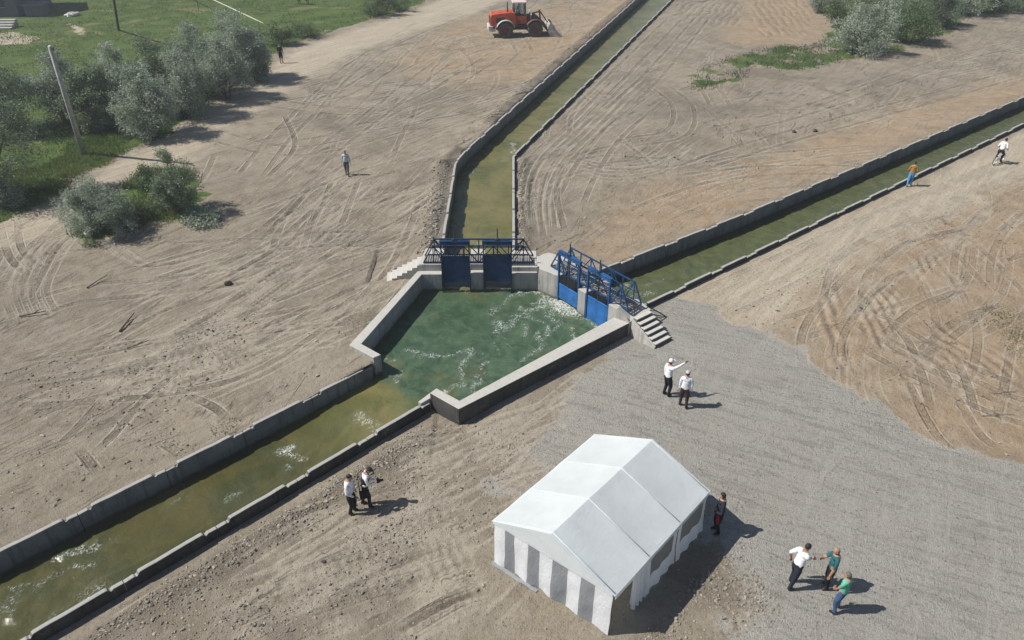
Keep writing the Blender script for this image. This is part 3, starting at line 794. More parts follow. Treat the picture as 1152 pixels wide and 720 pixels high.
cpart('gate_pier', [(-2.1, 33.36), (-1.45, 33.36), (-1.45, 35.5), (-2.1, 35.5)], -1.4, .62)
cpart('pier_cap', [(-2.14, 33.75), (-1.41, 33.75), (-1.41, 35.4), (-2.14, 35.4)], .623, .98)
cpart('head_wall', [(0., 33.36), (1.28, 33.36), (1.28, 33.66), (0., 33.66)], -1.4, TOP)
cpart('wing_wall', [(1.283, 33.36), gl(-.02, -.1), gl(.2, 0), gl(.2, 1.5), gl(-.4, 1.8), (1.9, 35.0), (1.283, 34.6)], -1.4, .98)
cpart('abutment', [(0., 33.663), (1.28, 33.663), (1.28, 35.45), (0., 35.45)], -1.2, .85)
cpart('gate_pier', [gl(1.72, -.12), gl(2.24, -.12), gl(2.24, 1.5), gl(1.72, 1.5)], -1.4, .98)
cpart('gate_pier', [gl(3.76, -.1), gl(4.3, -.12), gl(4.75, .0), gl(5.0, .05), gl(4.95, 1.55), gl(3.76, 1.5)], -1.4, [1.1, 1.1, .92, .62, .75, .98])
# operator's slab behind the right-hand gates, dark opening under it
cpart('apron', [gl(-.1, .55), gl(.18, .55), gl(.18, 1.6), gl(-.1, 1.6)], .985, 1.0, M_CONC)
for a, b in ((-3.55, -2.11), (-1.44, -.01)):
    cpart('curtain_wall', [(a, 34.75), (b, 34.75), (b, 35.05), (a, 35.05)], -.1, .8)

# steps
def steps(label, top, bot, width_dir, width, z_top, n, riser=None):
    """a flight of n treads from top to bot (points on the near edge)"""
    root = empty('concrete_steps', (bot[0], bot[1], 0), 0, label, 'steps', 'flights of steps up to the gate footbridges')
    t = Vector(top); b = Vector(bot); w = Vector(width_dir).normalized() * width; d = (b - t) / n
    for i in range(n):
        p = t + d * i; q = t + d * (i + 1)
        z1 = z_top - i * (z_top - .02) / n
        mb = MB()
        if riser:
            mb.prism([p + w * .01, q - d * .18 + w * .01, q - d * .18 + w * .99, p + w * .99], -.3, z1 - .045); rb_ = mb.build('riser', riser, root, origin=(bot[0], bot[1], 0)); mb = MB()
            mb.prism([p, q - d * .03, q - d * .03 + w, p + w], z1 - .045, z1)
        else: mb.prism([p, q - d * .01, q - d * .01 + w, p + w], -.3, z1)
        mb.build('tread', M_STEP, root, origin=(bot[0], bot[1], 0), bevel=.012)
    if riser:
        mb = MB(); o_ = -w.normalized() * .09
        mb.prism([t + o_, b + o_, b - w.normalized() * .004, t - w.normalized() * .004], -.3, [z_top - .06, .06, .06, z_top - .06]); mb.build('stringer', M_STEP, root, origin=(bot[0], bot[1], 0), bevel=.01)
    return root
steps('pale flight of steps climbing to the left-hand footbridge over the dark gates', (-4.56, 33.72), (-6.4, 33.45), (-.1, 1), .92, .93, 7)
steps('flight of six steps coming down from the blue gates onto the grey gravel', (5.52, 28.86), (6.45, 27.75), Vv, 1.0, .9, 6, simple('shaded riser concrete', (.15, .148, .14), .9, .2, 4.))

# ------------------------------------------------------------------ gates and footbridges
def gate_paint(name, col):
    m = bpy.data.materials.new(name); t = NT(m); p = t.pos()
    c = t.mix(t.rng(t.noise(p, 1.6, 6, .65, .5), .3, .7), tuple(a * .72 for a in col), tuple(min(1, a * 1.2 + .01) for a in col))
    c = t.mix(t.math('MULTIPLY', t.rng(t.noise(t.mapping(p, 0, (7, 7, .8)), 1., 5, .7), .52, .7), .55), c, tuple(a * .45 + .012 for a in col))
    c = t.mix(t.math('MULTIPLY', t.rng(t.noise(p, 5., 6, .75, .6), .62, .72), .7), c, (.13, .085, .05))
    t.finish(c, .6, t.bump(t.noise(p, 6, 4), .2, .02), 0, .3); return m
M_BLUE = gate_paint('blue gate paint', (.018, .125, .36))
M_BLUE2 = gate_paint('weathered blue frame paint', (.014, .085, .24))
M_BLUE_SHADE = gate_paint('shaded blue gate paint', (.006, .034, .10))  # same gate blue, with the shade on the far pair put into the colour
M_STEEL = simple('dark bare steel', (.06, .058, .055), .55, .3, 8., .5)
GRP_G = 'blue lifting sluice gates of the regulator basin'
def sluice(label, origin, rz, w, leaf_z0, leaf_z1, beam_z, mats, spin_x):
    """local x along the gate, -y faces the pool"""
    root = empty('sluice_gate', origin, rz, label, 'sluice gate', GRP_G)
    lm, fm = mats
    mb = MB(); mb.box((w / 2, 0, (leaf_z0 + leaf_z1) / 2), (w - .09, .05, leaf_z1 - leaf_z0))
    for zz in (leaf_z0 + .04, leaf_z1 - .04): mb.box((w / 2, -.032, zz), (w - .1, .018, .07))
    leaf = mb.build('gate_leaf', lm, root, bevel=.006)
    mb = MB()
    for k in range(1, 4): mb.box((w / 2, .065, leaf_z0 + (leaf_z1 - leaf_z0) * k / 4), (w - .12, .08, .07))
    mb.build('stiffener', lm, leaf)
    for x in (0.02, w - .02):
        mb = MB(); mb.box((x, -.02, (beam_z - 1.2) / 2 + .0), (.06, .11, beam_z + 1.2)); mb.build('frame_post', fm, root, bevel=.006)
    mb = MB(); mb.box((w / 2, 0, beam_z), (w + .06, .13, .2)); mb.box((w / 2, 0, beam_z + .10), (w + .08, .2, .025)); mb.build('top_beam', fm, root, bevel=.006)
    mb = MB(); mb.tube([(spin_x, 0, leaf_z1), (spin_x, 0, beam_z + .75)], .03, 8)
    sp = mb.build('lift_spindle', M_STEEL, root)
    mb = MB(); mb.box((spin_x, 0, beam_z + .17), (.12, .13, .12)); hw = mb.build('gear_box', fm, root, bevel=.02)
    mb = MB(); mb.lathe([(.1, 0), (.11, .012), (.12, 0), (.11, -.012), (.1, 0)], (spin_x, -.17, beam_z + .2), (0, 1, 0), 20)
    for k in range(4):
        a = k * math.pi / 2; mb.bar((spin_x, -.17, beam_z + .2), (spin_x + .11 * math.cos(a), -.17, beam_z + .2 + .11 * math.sin(a)), .02)
    mb.build('hand_wheel', M_STEEL, hw)
    return root
sluice('dark navy sluice gate on the left of the far pair, nearest the left steps', (-3.54, 33.3, 0), 0, 1.43, .2, 1.68, 2.42, (M_BLUE_SHADE, M_BLUE_SHADE), .7)
sluice('dark navy sluice gate on the right of the far pair, foam behind its spindle', (-1.44, 33.3, 0), 0, 1.43, .25, 1.72, 2.42, (M_BLUE_SHADE, M_BLUE_SHADE), .72)
ra = math.atan2(U.y, U.x)
sluice('bright blue sluice gate of the right-hand pair, the far one above the big splash', (*gl(.22, -.02), 0), ra, 1.48, -.2, .62, 2.3, (M_BLUE, M_BLUE2), .72)
sluice('bright blue sluice gate beside the right-hand steps, the lower one of its pair', (*gl(2.26, -.02), 0), ra, 1.48, -.42, .88, 2.3, (M_BLUE, M_BLUE2), .72)

def footbridge(label, origin, rz, L, zb, h, gap, mat):
    root = empty('footbridge', origin, rz, label, 'footbridge', 'blue truss footbridges over the gates')
    ins = .52; n = 6
    for y in (0, gap):
        mb = MB()
        mb.bar((0, y, zb), (L, y, zb), .07, .08); mb.bar((ins, y, zb + h), (L - ins, y, zb + h), .06, .06)
        mb.bar((0, y, zb), (ins, y, zb + h), .055); mb.bar((L, y, zb), (L - ins, y, zb + h), .055)
        mb.bar((ins * .5, y, zb + h * .5), (L - ins * .5, y, zb + h * .5), .03)
        xs = [ins + (L - 2 * ins) * i / n for i in range(n + 1)]
        for i, x in enumerate(xs):
            mb.bar((x, y, zb), (x, y, zb + h), .045)
            if i < n:
                m_ = (x + xs[i + 1]) / 2
                if i % 2 == 0: mb.bar((x, y, zb + h), (xs[i + 1], y, zb), .04)
                else: mb.bar((x, y, zb), (xs[i + 1], y, zb + h), .04)
        mb.bar((ins, y, zb + h), (ins * 1.95, y, zb), .04); mb.bar((L - ins, y, zb + h), (L - ins * 1.95, y, zb), .04)
        mb.build('side_truss', mat, root)
    mb = MB()
    k = int(L / .12)
    for i in range(k): mb.box((.06 + i * .12, gap / 2, zb + .02), (.075, gap - .1, .03))
    mb.bar((0, .25 * gap, zb - .03), (L, .25 * gap, zb - .03), .05); mb.bar((0, .75 * gap, zb - .03), (L, .75 * gap, zb - .03), .05)
    mb.build('deck', simple('grey walkway planks', (.24, .235, .22), .8, .25, 4.), root)
    return root
footbridge('dark truss footbridge spanning behind the far pair of navy gates', (-4.5, 33.82, 0), 0, 5.6, 1.02, .95, .75, M_BLUE_SHADE)
footbridge('blue truss footbridge over the right-hand canal mouth, behind the bright blue gates', (*gl(-.75, .3), 0), ra, 5.4, 1.03, .95, .85, simple('dull blue truss paint', (.014, .055, .14), .5, .25, 5.))

# ------------------------------------------------------------------ tent
def fabric(name, col, trans=.15, wr=.5, rough=.5):
    m = bpy.data.materials.new(name); t = NT(m); p = t.pos()
    n = t.noise(p, 1.2, 5, .6, .4); f = t.noise(t.mapping(p, .8, (1.2, 4., 2.)), 2., 4, .6, 1.)
    c = t.mix(t.rng(n, .3, .7), tuple(a * .93 for a in col), col)
    c = t.mix(t.math('MULTIPLY', t.rng(t.noise(p, 3, 5, .7), .58, .75), .25), c, tuple(a * .7 for a in col))
    nm = t.bump(f, wr, .05)
    b = t.new('ShaderNodeBsdfPrincipled'); t.link(c, b.inputs['Base Color']); b.inputs['Roughness'].default_value = rough
    t.link(nm, b.inputs['Normal']); b.inputs['Specular IOR Level'].default_value = .3
    tr = t.new('ShaderNodeBsdfTranslucent'); t.link(c, tr.inputs[0])
    mx = t.new('ShaderNodeMixShader'); mx.inputs[0].default_value = trans
    t.link(b.outputs[0], mx.inputs[1]); t.link(tr.outputs[0], mx.inputs[2])
    o = t.new('ShaderNodeOutputMaterial'); t.link(mx.outputs[0], o.inputs[0])
    return m
M_TW = fabric('white tent sheet', (.86, .91, .915), .42, .2)
M_TG = fabric('grey tent stripe', (.27, .285, .305), .12, .45)
M_TWALL = fabric('white tent wall', (.86, .88, .90), .3, .5)
M_NET = fabric('grey mesh window', (.26, .26, .25), .2, .3)
M_POLE = simple('galvanised pole', (.42, .43, .44), .4, .15, 8., .7)
A = Vector((-.53, 15.95)); e1 = Vector((math.cos(R(-38.2)), math.sin(R(-38.2)))); e2 = Vector((math.cos(R(48.6)), math.sin(R(48.6))))
TW, TL, EZ, RZ = 4.22, 5.2, 1.86, 2.80
def tp(u, v, z): 
    p = A + e1 * (u * TW) + e2 * (v * TL); return Vector((p.x, p.y, z))
tc = tp(.5, .5, 0); TO = (tc.x, tc.y, 0)
tent = empty('party_tent', TO, 0, 'white gabled party tent with a grey and white striped end wall, on the gravel', 'tent')
def sheet(fn, nu, nv): 
    vs = [fn(i / nu, j / nv) for j in range(nv + 1) for i in range(nu + 1)]
    fs = [(j * (nu + 1) + i, j * (nu + 1) + i + 1, (j + 1) * (nu + 1) + i + 1, (j + 1) * (nu + 1) + i) for j in range(nv) for i in range(nu)]
    return vs, fs
def nz(a, b, s=1., k=0): return float(fbm(np.array([a]), np.array([b]), s, 3, k)[0]) - .5
def roof(u, v):
    up = -.02 + u * 1.04; vp = -.008 + v * 1.016
    r_ = 1 - abs(up - .5) / .52
    sag = -.05 * math.sin(math.pi * (v * 3 % 1)) * (math.sin(math.pi * min(1, r_)) + .25)
    return tp(up, vp, EZ - .04 + (RZ - EZ + .04) * r_ + sag + nz(u * 6, v * 8, 1., 60) * .03)
mb = MB(); mb.add(*sheet(roof, 28, 54))
rf = mb.build('roof', M_TW, tent, True, TO)
for p_ in rf.data.polygons: pass
es = rf.modifiers.new('crease', 'EDGE_SPLIT'); es.split_angle = R(22)
def valance(fn, n, name):
    mb = MB()
    mb.add(*sheet(lambda u, v: fn(u, EZ - .045 - v * (.17 + .03 * abs(math.sin(u * n * math.pi)))), n * 6, 1)); return mb.build(name, M_TW, rf, True, TO)
valance(lambda u, z: tp(1.018, u, z), 10, 'valance')
valance(lambda u, z: tp(-.018, u, z), 10, 'valance')
# ridge and eave tubes, seams over the frames
mb = MB()
for v in (0, 1 / 3, 2 / 3, 1):
    path = [tp(u, v * .985 + .008, EZ - .02 + (RZ - EZ) * (1 - abs(u - .5) / .5) + .022) for u in (-.01, .5, 1.01)]
    mb.tube(path, .018, 6)
mb.build('seam', M_TW, rf, True, TO)
for v, nm_ in ((0, 'gable'), (1, 'gable')):
    mb = MB(); vs, fs = sheet(lambda u, w: tp(u, v * 1.013 - .0065, EZ - .09 + w * (.085 + (RZ - EZ) * (1 - abs(u - .5) / .5))), 20, 4); mb.add(vs, fs); mb.build(nm_, M_TW, tent, True, TO)
def striped(v0, flip):
    mb = MB(); edges = [0, .095, .185, .30, .405, .52, .64, .745, .865, 1.]
    def fn(u, w):
        out = .035 * (1 - w) + .05 * math.sin(u * 27) * (1 - w) * .6 + nz(u * 9, w * 3, 1., 61) * .07
        return tp(u, v0 + flip * out / TL * 1.2, .03 + .05 * max(0, nz(u * 7, 0, 1, 62)) + w * (EZ - .04))
    nu, nv = 72, 12
    vs, fs = sheet(fn, nu, nv); mb.add(vs, fs)
    for k in range(len(fs)):
        u = (k % nu + .5) / nu; j = sum(u > e for e in edges) - 1
        mb.m[k] = j % 2
    return mb.build('end_wall', [M_TWALL, M_TG], tent, True, TO)
striped(.003, -1); striped(.997, 1)
def side(u0, flip, v0, v1, win=None, name='side_wall'):
    nu, nv = 30, 16; mb = MB()
    def fn(a, w):
        v = v0 + (v1 - v0) * a
        out = .06 * (1 - w) ** 2 + nz(v * 14, w * 3, 1., 63) * .08 * (1 - .5 * w) + .03 * math.sin(a * 19) * (1 - w)
        return tp(u0 + flip * out / TW, v, .03 + w * (EZ - .05))
    vs, fs = sheet(fn, nu, nv); hole = []; keepf = []
    for k, f in enumerate(fs):
        a = (k % nu + .5) / nu; w = (k // nu + .5) / nv
        if win and .1 < a < .9 and .36 < w < .95: hole.append(f); continue
        keepf.append(f)
    mb.add(vs, keepf)
    ob = mb.build(name, M_TWALL, tent, True, TO)
    if win:
        mw = MB(); us = sorted({i for f in hole for i in f}); ix = {k: j for j, k in enumerate(us)}; mw.add([vs[i] for i in us], [tuple(ix[i] for i in f) for f in hole]); mw.build('window', M_NET, ob, True, TO)
    return ob
side(1.004, 1, .345, .66, True); side(1.004, 1, .675, 1.0, True)
side(-.004, -1, 0, 1 / 3, True); side(-.004, -1, 1 / 3, 2 / 3, True); side(-.004, -1, 2 / 3, 1, True)
# door curtain gathered to one side of the opening
mb = MB()
vs, fs = sheet(lambda a, w: tp(1.0 + .03 * math.sin(a * 22) * (1 - .5 * w), (.215 - .02 * w) + (.13 + .02 * w) * a, .04 + w * (EZ - .1)), 24, 8); mb.add(vs, fs)
mb.build('door_curtain', M_TWALL, tent, True, TO)
for u in (.0, 1.):
    for v in (0, 1 / 3, 2 / 3, 1.):
        mb = MB(); q = tp(.012 if u == 0 else .985, .012 + v * .976, 0); mb.tube([q, q + Vector((0, 0, EZ - .03))], .022, 8); mb.build('pole', M_POLE, tent, True, TO)
mb = MB()
for v in (0, 1 / 3, 2 / 3, 1.):
    vv = .012 + v * .976
    mb.tube([tp(.012, vv, EZ - .05), tp(.5, vv, RZ - .09), tp(.985, vv, EZ - .05)], .02, 6)
for u, z in ((.012, EZ - .05), (.5, RZ - .09), (.985, EZ - .05)): mb.tube([tp(u, .012, z), tp(u, .988, z)], .02, 6)
mb.build('frame', M_POLE, tent, True, TO)
# grey sod cloth lying on the ground in front of the striped end
mb = MB(); vs, fs = sheet(lambda a, w: tp(-.01 + a * .42, -.012 - w * (.022 + .012 * nz(a * 9, 1, 1, 66)), .055 - w * .02 + nz(a * 12, w * 4, 1, 67) * .05), 30, 4); mb.add(vs, fs); mb.build('ground_flap', M_TG, tent, True, TO)

# ------------------------------------------------------------------ people
M_SKIN = simple('skin', (.36, .21, .14), .55, .1, 10); M_HAIR = simple('dark hair', (.02, .017, .015), .6, .2, 20)
M_GHAIR = simple('greying hair', (.12, .11, .10), .7, .3, 20)
M_SHOE = simple('dark shoes', (.025, .022, .02), .5, .2, 10)
_clothes = {}
def cloth(nm, col):
    if nm not in _clothes: _clothes[nm] = simple(nm, col, .85, .16, 9., 0, .15, .4)
    return _clothes[nm]
WHITE_S = cloth('white shirt cloth', (.72, .74, .78)); BLACK_T = cloth('black trouser cloth', (.018, .018, .022)); NAVY_T = cloth('navy trouser cloth', (.022, .026, .04))

def ik(a, b, l1, l2, pole):
    d = b - a; L = min(d.length, (l1 + l2) * .998); d = d.normalized()
    x = (l1 * l1 - l2 * l2 + L * L) / (2 * L); h = math.sqrt(max(l1 * l1 - x * x, 0))
    p = pole - d * pole.dot(d); p = p.normalized() if p.length > 1e-4 else Vector((0, 1, 0))
    return a + d * x + p * h, a + d * L

DG = None
def person(label, loc, az, shirt, trousers, hair='hair', height=1.74, hands=None, feet=None, lean=0., lean_side=0., head_turn=0., head_tilt=0., seat=None,
           short_sleeve=False, shorts=False, vest=None, slim=1., category='person'):
    """loc: ground point between the feet; az: way the person faces, degrees"""
    global DG
    s = height / 1.75
    root = empty('person', loc, R(az - 90), label, category)
    V = Vector
    hip_z = .945 if seat is None else seat
    pel = V((0, 0, hip_z)); 
    rot = Matrix.Rotation(-lean, 3, 'X') @ Matrix.Rotation(lean_side, 3, 'Y')
    up = lambda x, y, z: pel + rot @ V((x, y, z))
    spine = up(0, .01, .2); chest = up(0, .015, .40); neckb = up(0, 0, .53); neck = up(0, .01, .60)
    feet = feet or ((-.1, -.02, 0), (.11, .05, 0))
    hands = hands or ((-.27, .06, .80), (.27, .04, .80))
    pts = [pel, spine, chest, neckb, neck]; rad = [.125, .128, .148, .072, .052]; lab = ['pel', 'sh', 'sh', 'sh', 'sk']
    ed = [(0, 1), (1, 2), (2, 3), (3, 4)]
    fingers = MB()
    for k, sx in ((0, -1), (1, 1)):
        shd = up(sx * .185, 0, .47); ht = V(hands[k])
        el, wr = ik(shd, ht, .29, .26, V((sx * .5, -.9, -.35)))
        hd = (wr - el).normalized(); pm = wr + hd * .06; 
        i0 = len(pts)
        ins = up(sx * .10, 0, .46)
        pts += [ins, shd, (shd + el) / 2, el, (el + wr) / 2, wr, pm]
        rad += [.085, .068, .056, .046, .041, .03, .036]; lab += ['sh', 'sh', 'sl', 'sl', 'fa', 'fa', 'sk']
        ed += [(3, i0)] + [(i0 + j, i0 + j + 1) for j in range(6)]
        # four fingers and a thumb rooted in the palm
        side = hd.cross(V((sx, .3, .2))).normalized(); nrm = side.cross(hd)
        for q, (o, l) in enumerate(((-.03, .07), (-.01, .082), (.01, .078), (.029, .06))):
            b0 = pm + side * o + hd * .01; b1 = b0 + hd * (.02 + l * .45); b2 = b1 + (hd * .8 + nrm * .45).normalized() * l * .35; b3 = b2 + (hd * .5 + nrm * .8).normalized() * l * .3
            fingers.tube([b0, b1, b2, b3], [.0105, .0095, .009, .007], 6, 2)
        tb = wr + hd * .03 - side * .025; t1 = tb - side * .03 + hd * .025; t2 = t1 + hd * .035 - side * .008 + nrm * .008
        fingers.tube([tb, t1, t2], [.013, .011, .008], 6, 2)
        hip = pel + V((sx * .09, 0, -.05)); ft = V(feet[k]); an = ft + V((0, -.03, .085))
        if seat is None: kn, an = ik(hip, an, .415, .412, V((sx * .08, 1, 0)))
        else: kn, an = ik(hip, an, .43, .435, V((sx * .15, 1, .6)))
        i0 = len(pts)
        toe = V((an.x + sx * .025, an.y + .17, max(an.z - .05, .035) if seat is None else an.z - .05)); heel = V((an.x, an.y - .035, an.z - .045))
        pts += [hip, (hip + kn) / 2, kn, (kn + an) / 2, an, toe, heel]
        rad += [.098, .086, .065, .056, .045, .036, .036]; lab += ['pel', 'th', 'th', 'ca', 'ca', 'shoe', 'shoe']
        ed += [(0, i0)] + [(i0 + j, i0 + j + 1) for j in range(4)] + [(i0 + 4, i0 + 5), (i0 + 4, i0 + 6)]
    me = bpy.data.meshes.new('body'); me.from_pydata([tuple(p) for p in pts], ed, []); me.update()
    tmp = bpy.data.objects.new('tmp', me); COL.objects.link(tmp)
    tmp.modifiers.new('s', 'SKIN')
    for i, r_ in enumerate(rad):
        sv = me.skin_vertices[0].data[i]; k = r_ * slim * (1.24 if lab[i] in ('sh', 'pel', 'th', 'sl') else 1.14)
        sv.radius = (k, k); sv.use_root = (i == 0)
    sd = tmp.modifiers.new('d', 'SUBSURF'); sd.levels = 2; sd.render_levels = 2
    DG = bpy.context.evaluated_depsgraph_get(); DG.update()
    ev = tmp.evaluated_get(DG); m2 = ev.to_mesh()
    vs = [v.co.copy() for v in m2.vertices]; fs = [tuple(p.vertices) for p in m2.polygons]
    ev.to_mesh_clear(); bpy.data.objects.remove(tmp); bpy.data.meshes.remove(me)
    # flatten the trunk front to back
    inv = rot.inverted()
    out = []
    for v in vs:
        q = inv @ (v - pel)
        if -.12 < q.z < .52 and abs(q.x) < .24:
            q.y *= .80; v = pel + rot @ q
        out.append(v)
    mb = MB(); mb.add(out, fs)
    P = np.array([tuple(p) for p in pts]); segs = [(a, b) for a, b in ed]
    cen = np.array([np.mean([tuple(out[i]) for i in f], 0) for f in fs])
    best = np.full(len(cen), 1e9); who = np.zeros(len(cen), int)
    for q, (a, b) in enumerate(segs):
        pa, pb = P[a], P[b]; d = pb - pa; t_ = np.clip(((cen - pa) @ d) / (d @ d + 1e-9), 0, 1)
        dd = np.linalg.norm(cen - (pa + t_[:, None] * d), axis=1)
        k = dd < best; best[k] = dd[k]; who[k] = q
    mi = {'sh': 0, 'pel': 1, 'th': 1, 'ca': 1, 'sk': 2, 'shoe': 3, 'sl': 0, 'fa': 2 if short_sleeve else 0}
    if shorts: mi['ca'] = 2
    for i, q in enumerate(who):
        a, b = segs[q]; l = lab[b]
        if q == 0:
            l = 'sh' if (inv @ (Vector(cen[i]) - pel)).z > .02 else 'pel'
        if a == 3 and b > 4: l = 'sh'
        mb.m[i] = mi[l]
    o = len(mb.v); mb.v += fingers.v; mb.f += [tuple(i + o for i in f) for f in fingers.f]; mb.m += fingers.m
    # head with a face
    hrot = Matrix.Rotation(head_turn, 3, 'Z') @ Matrix.Rotation(-head_tilt, 3, 'X')
    hc = neck + rot @ V((0, .02, .0)) + hrot @ V((0, .015, .115))
    def face(d, p):
        if d.y > .75 and abs(d.x) < .25 and -.35 < d.z < .15: p = p + V((0, .022 * (1 - abs(d.x) / .25), 0))
        if d.z < -.3: p.x *= 1 - .28 * (-d.z - .3); p.y *= 1 - .08 * (-d.z - .3)
        return hrot @ p
    mb.ball(hc, (.076, .096, .118), 18, 14, 2, face)
    for sx in (-1, 1):
        mb.ball(hc + hrot @ V((sx * .079, -.005, -.005)), (.014, .022, .033), 8, 6, 2)
        mb.ball(hc + hrot @ V((sx * .03, .085, .012)), (.012, .01, .009), 6, 4, 4)
    mb.ball(hc + hrot @ V((0, .083, -.062)), (.025, .01, .006), 6, 4, 5)
    body = mb.build('body', [shirt, trousers, M_SKIN, M_SHOE, M_HAIR, simple('lips', (.28, .11, .09), .5)], root, True)
    hb = MB()
    if hair in ('hair', 'grey', 'short'):
        def hf(d, p):
            if d.y > .35 and d.z < .42: p = p * .86
            if d.z < -.35: p = p * .84
            return hrot @ p
        hb.ball(hc + V((0, -.006, .012)), (.084, .102, .119), 16, 12, 0, hf); hb.build('hair', M_GHAIR if hair == 'grey' else M_HAIR, root, True)
    elif hair == 'bald':
        def bf(d, p):
            if d.z > .35 or d.y > .1: p = p * .9
            return hrot @ p
        hb.ball(hc + V((0, -.004, .0)), (.08, .1, .118), 14, 10, 0, bf); hb.build('hair', M_GHAIR, root, True)
    else:
        cm = cloth(*hair)
        hb.lathe([(.001, .135), (.05, .128), (.08, .10), (.091, .055), (.09, .03)], hc + V((0, -.004, .0)), hrot @ V((0, 0, 1)), 18)
        vs_ = []; 
        for k in range(9):
            a = math.pi * (.12 + .76 * k / 8); vs_ += [hrot @ V((.088 * math.cos(a), .1 * math.sin(a) * .95, .04)) + hc, hrot @ V((.1 * math.cos(a), .1 * math.sin(a) + .075 * math.sin(a), .025)) + hc]
        hb.add(vs_, [(2 * k, 2 * k + 1, 2 * k + 3, 2 * k + 2) for k in range(8)])
        hb.build('cap', cm, root, True)
        h2 = MB(); h2.ball(hc + V((0, -.01, -.01)), (.081, .095, .085), 12, 8, 0, lambda d, p: hrot @ (p * (.86 if d.y > .2 else 1))); h2.build('hair', M_HAIR, root, True)
    if vest:
        vb = MB(); n = 20; rows_ = [(.0, .145, .12), (.12, .152, .125), (.28, .17, .14), (.42, .182, .13), (.5, .13, .09)]
        vs_ = []
        for z, rx, ry in rows_:
            for k in range(n):
                a = math.pi * .5 + .38 + (2 * math.pi - .76) * k / (n - 1); vs_.append(up(rx * math.cos(a), ry * math.sin(a) + .01, z))
        vb.add(vs_, [(j * n + k, j * n + k + 1, (j + 1) * n + k + 1, (j + 1) * n + k) for j in range(4) for k in range(n - 1)])
        o_ = vb.build('vest', vest, root, True); q = o_.modifiers.new('thick', 'SOLIDIFY'); q.thickness = .012
    root.scale = (s, s, s)
    return root

def at(px, py): return on(px, py)
person('man in white shirt and black trousers standing by the canal wall, next to the photographer', at(397, 577), -8, WHITE_S, BLACK_T, 'hair', 1.78,
       hands=((-.24, .1, .82), (.2, .22, 1.0)), head_tilt=.25, feet=((-.09, .05, 0), (.1, -.03, 0)))
ph_loc = at(413, 569)
person('photographer in black vest and white shirt looking down at a camera', ph_loc, 12, WHITE_S, cloth('dark brown trouser cloth', (.03, .026, .022)), ('dark green cap cloth', (.03, .04, .035)), 1.76,
       hands=((-.05, .40, 1.12), (.09, .41, 1.10)), head_tilt=.45, lean=.2, vest=cloth('black vest cloth', (.015, .017, .022)), feet=((-.1, -.12, 0), (.12, .12, 0)), short_sleeve=False)
person('man in white shirt and white cap pointing with a raised arm on the gravel', at(749, 445), 25, WHITE_S, BLACK_T, ('white cap cloth', (.72, .72, .72)), 1.8,
       hands=((-.26, .02, .82), (.22, .62, 1.62)), head_tilt=-.05)
person('man in white shirt, pale grey cap and brown trousers beside the pointing man', at(768, 458), 70, WHITE_S, cloth('maroon brown trouser cloth', (.05, .03, .03)), ('pale grey cap cloth', (.42, .45, .42)), 1.76,
       hands=((-.25, .08, .82), (.25, .02, .82)), feet=((-.14, .1, 0), (.13, -.06, 0)))
tent_man = at(806, 599)
person('person in dark jacket with a pale shoulder stripe standing in shade at the tent corner', tent_man, 170, cloth('dark jacket cloth', (.022, .026, .038)), cloth('black work trouser cloth', (.014, .014, .018)), 'hair', 1.78,
       hands=((-.2, .26, 1.15), (.26, .1, .86)), head_turn=-.4)
hs = g(917, 625, 1.0)                                        # where the two right hands meet
def local(loc, az, p, s):
    a = R(az - 90); d = Vector((p[0] - loc[0], p[1] - loc[1])); return ((d.x * math.cos(a) + d.y * math.sin(a)) / s, (-d.x * math.sin(a) + d.y * math.cos(a)) / s, p[2] / s)
l6 = at(890, 659); l7 = at(929, 661)
hsx = ((l6[0] + l7[0]) / 2 + .08, (l6[1] + l7[1]) / 2 + .22, 1.05)
az6, az7 = 20, 172
person('man in white T-shirt and navy trousers leaning in to shake hands', l6, az6, cloth('white T-shirt cloth', (.75, .76, .78)), NAVY_T, 'hair', 1.8,
       hands=((-.28, -.02, .95), local(l6, az6, (hsx[0] - .07, hsx[1], hsx[2]), 1.8 / 1.75)), lean=.22, short_sleeve=True, feet=((-.13, .08, 0), (.12, -.16, 0)), head_tilt=.2)
person('balding man in dark teal shirt and black trousers shaking hands', l7, az7, cloth('teal shirt cloth', (.028, .105, .125)), BLACK_T, 'bald', 1.74,
       hands=((-.27, .12, .86), local(l7, az7, (hsx[0] + .07, hsx[1], hsx[2]), 1.74 / 1.75)), short_sleeve=True, feet=((-.1, .03, 0), (.12, -.05, 0)))
person('man in mint green polo and blue jeans watching the handshake with hands folded', at(941, 688), 128, cloth('mint green polo cloth', (.12, .42, .29)), cloth('blue denim', (.05, .10, .19)), 'grey', 1.7,
       hands=((-.03, .24, .90), (.04, .26, .86)), short_sleeve=True, feet=((-.15, .02, 0), (.13, .08, 0)))
person('person in mustard top and bright blue trousers walking beside the right-hand canal', at(1022, 209.5), 60, cloth('mustard cloth', (.34, .19, .05)), cloth('bright blue trouser cloth', (.09, .28, .55)), 'hair', 1.66,
       hands=((-.2, .22, 1.0), (.22, .2, 1.0)), feet=((-.1, -.2, 0), (.1, .2, 0)))
person('man in pale shirt and grey trousers walking towards the camera on the bare earth', at(391, 197), -85, cloth('pale blue shirt cloth', (.42, .48, .52)), cloth('grey trouser cloth', (.085, .085, .085)), 'grey', 1.72,
       hands=((-.3, .12, .86), (.3, -.1, .88)), feet=((-.09, .24, 0), (.1, -.2, .0)))
person('person all in black standing at the end of the silvery bushes', at(317, 71), -60, cloth('black T-shirt cloth', (.014, .014, .016)), cloth('black shorts cloth', (.014, .014, .016)), 'hair', 1.85,
       short_sleeve=True, shorts=True)

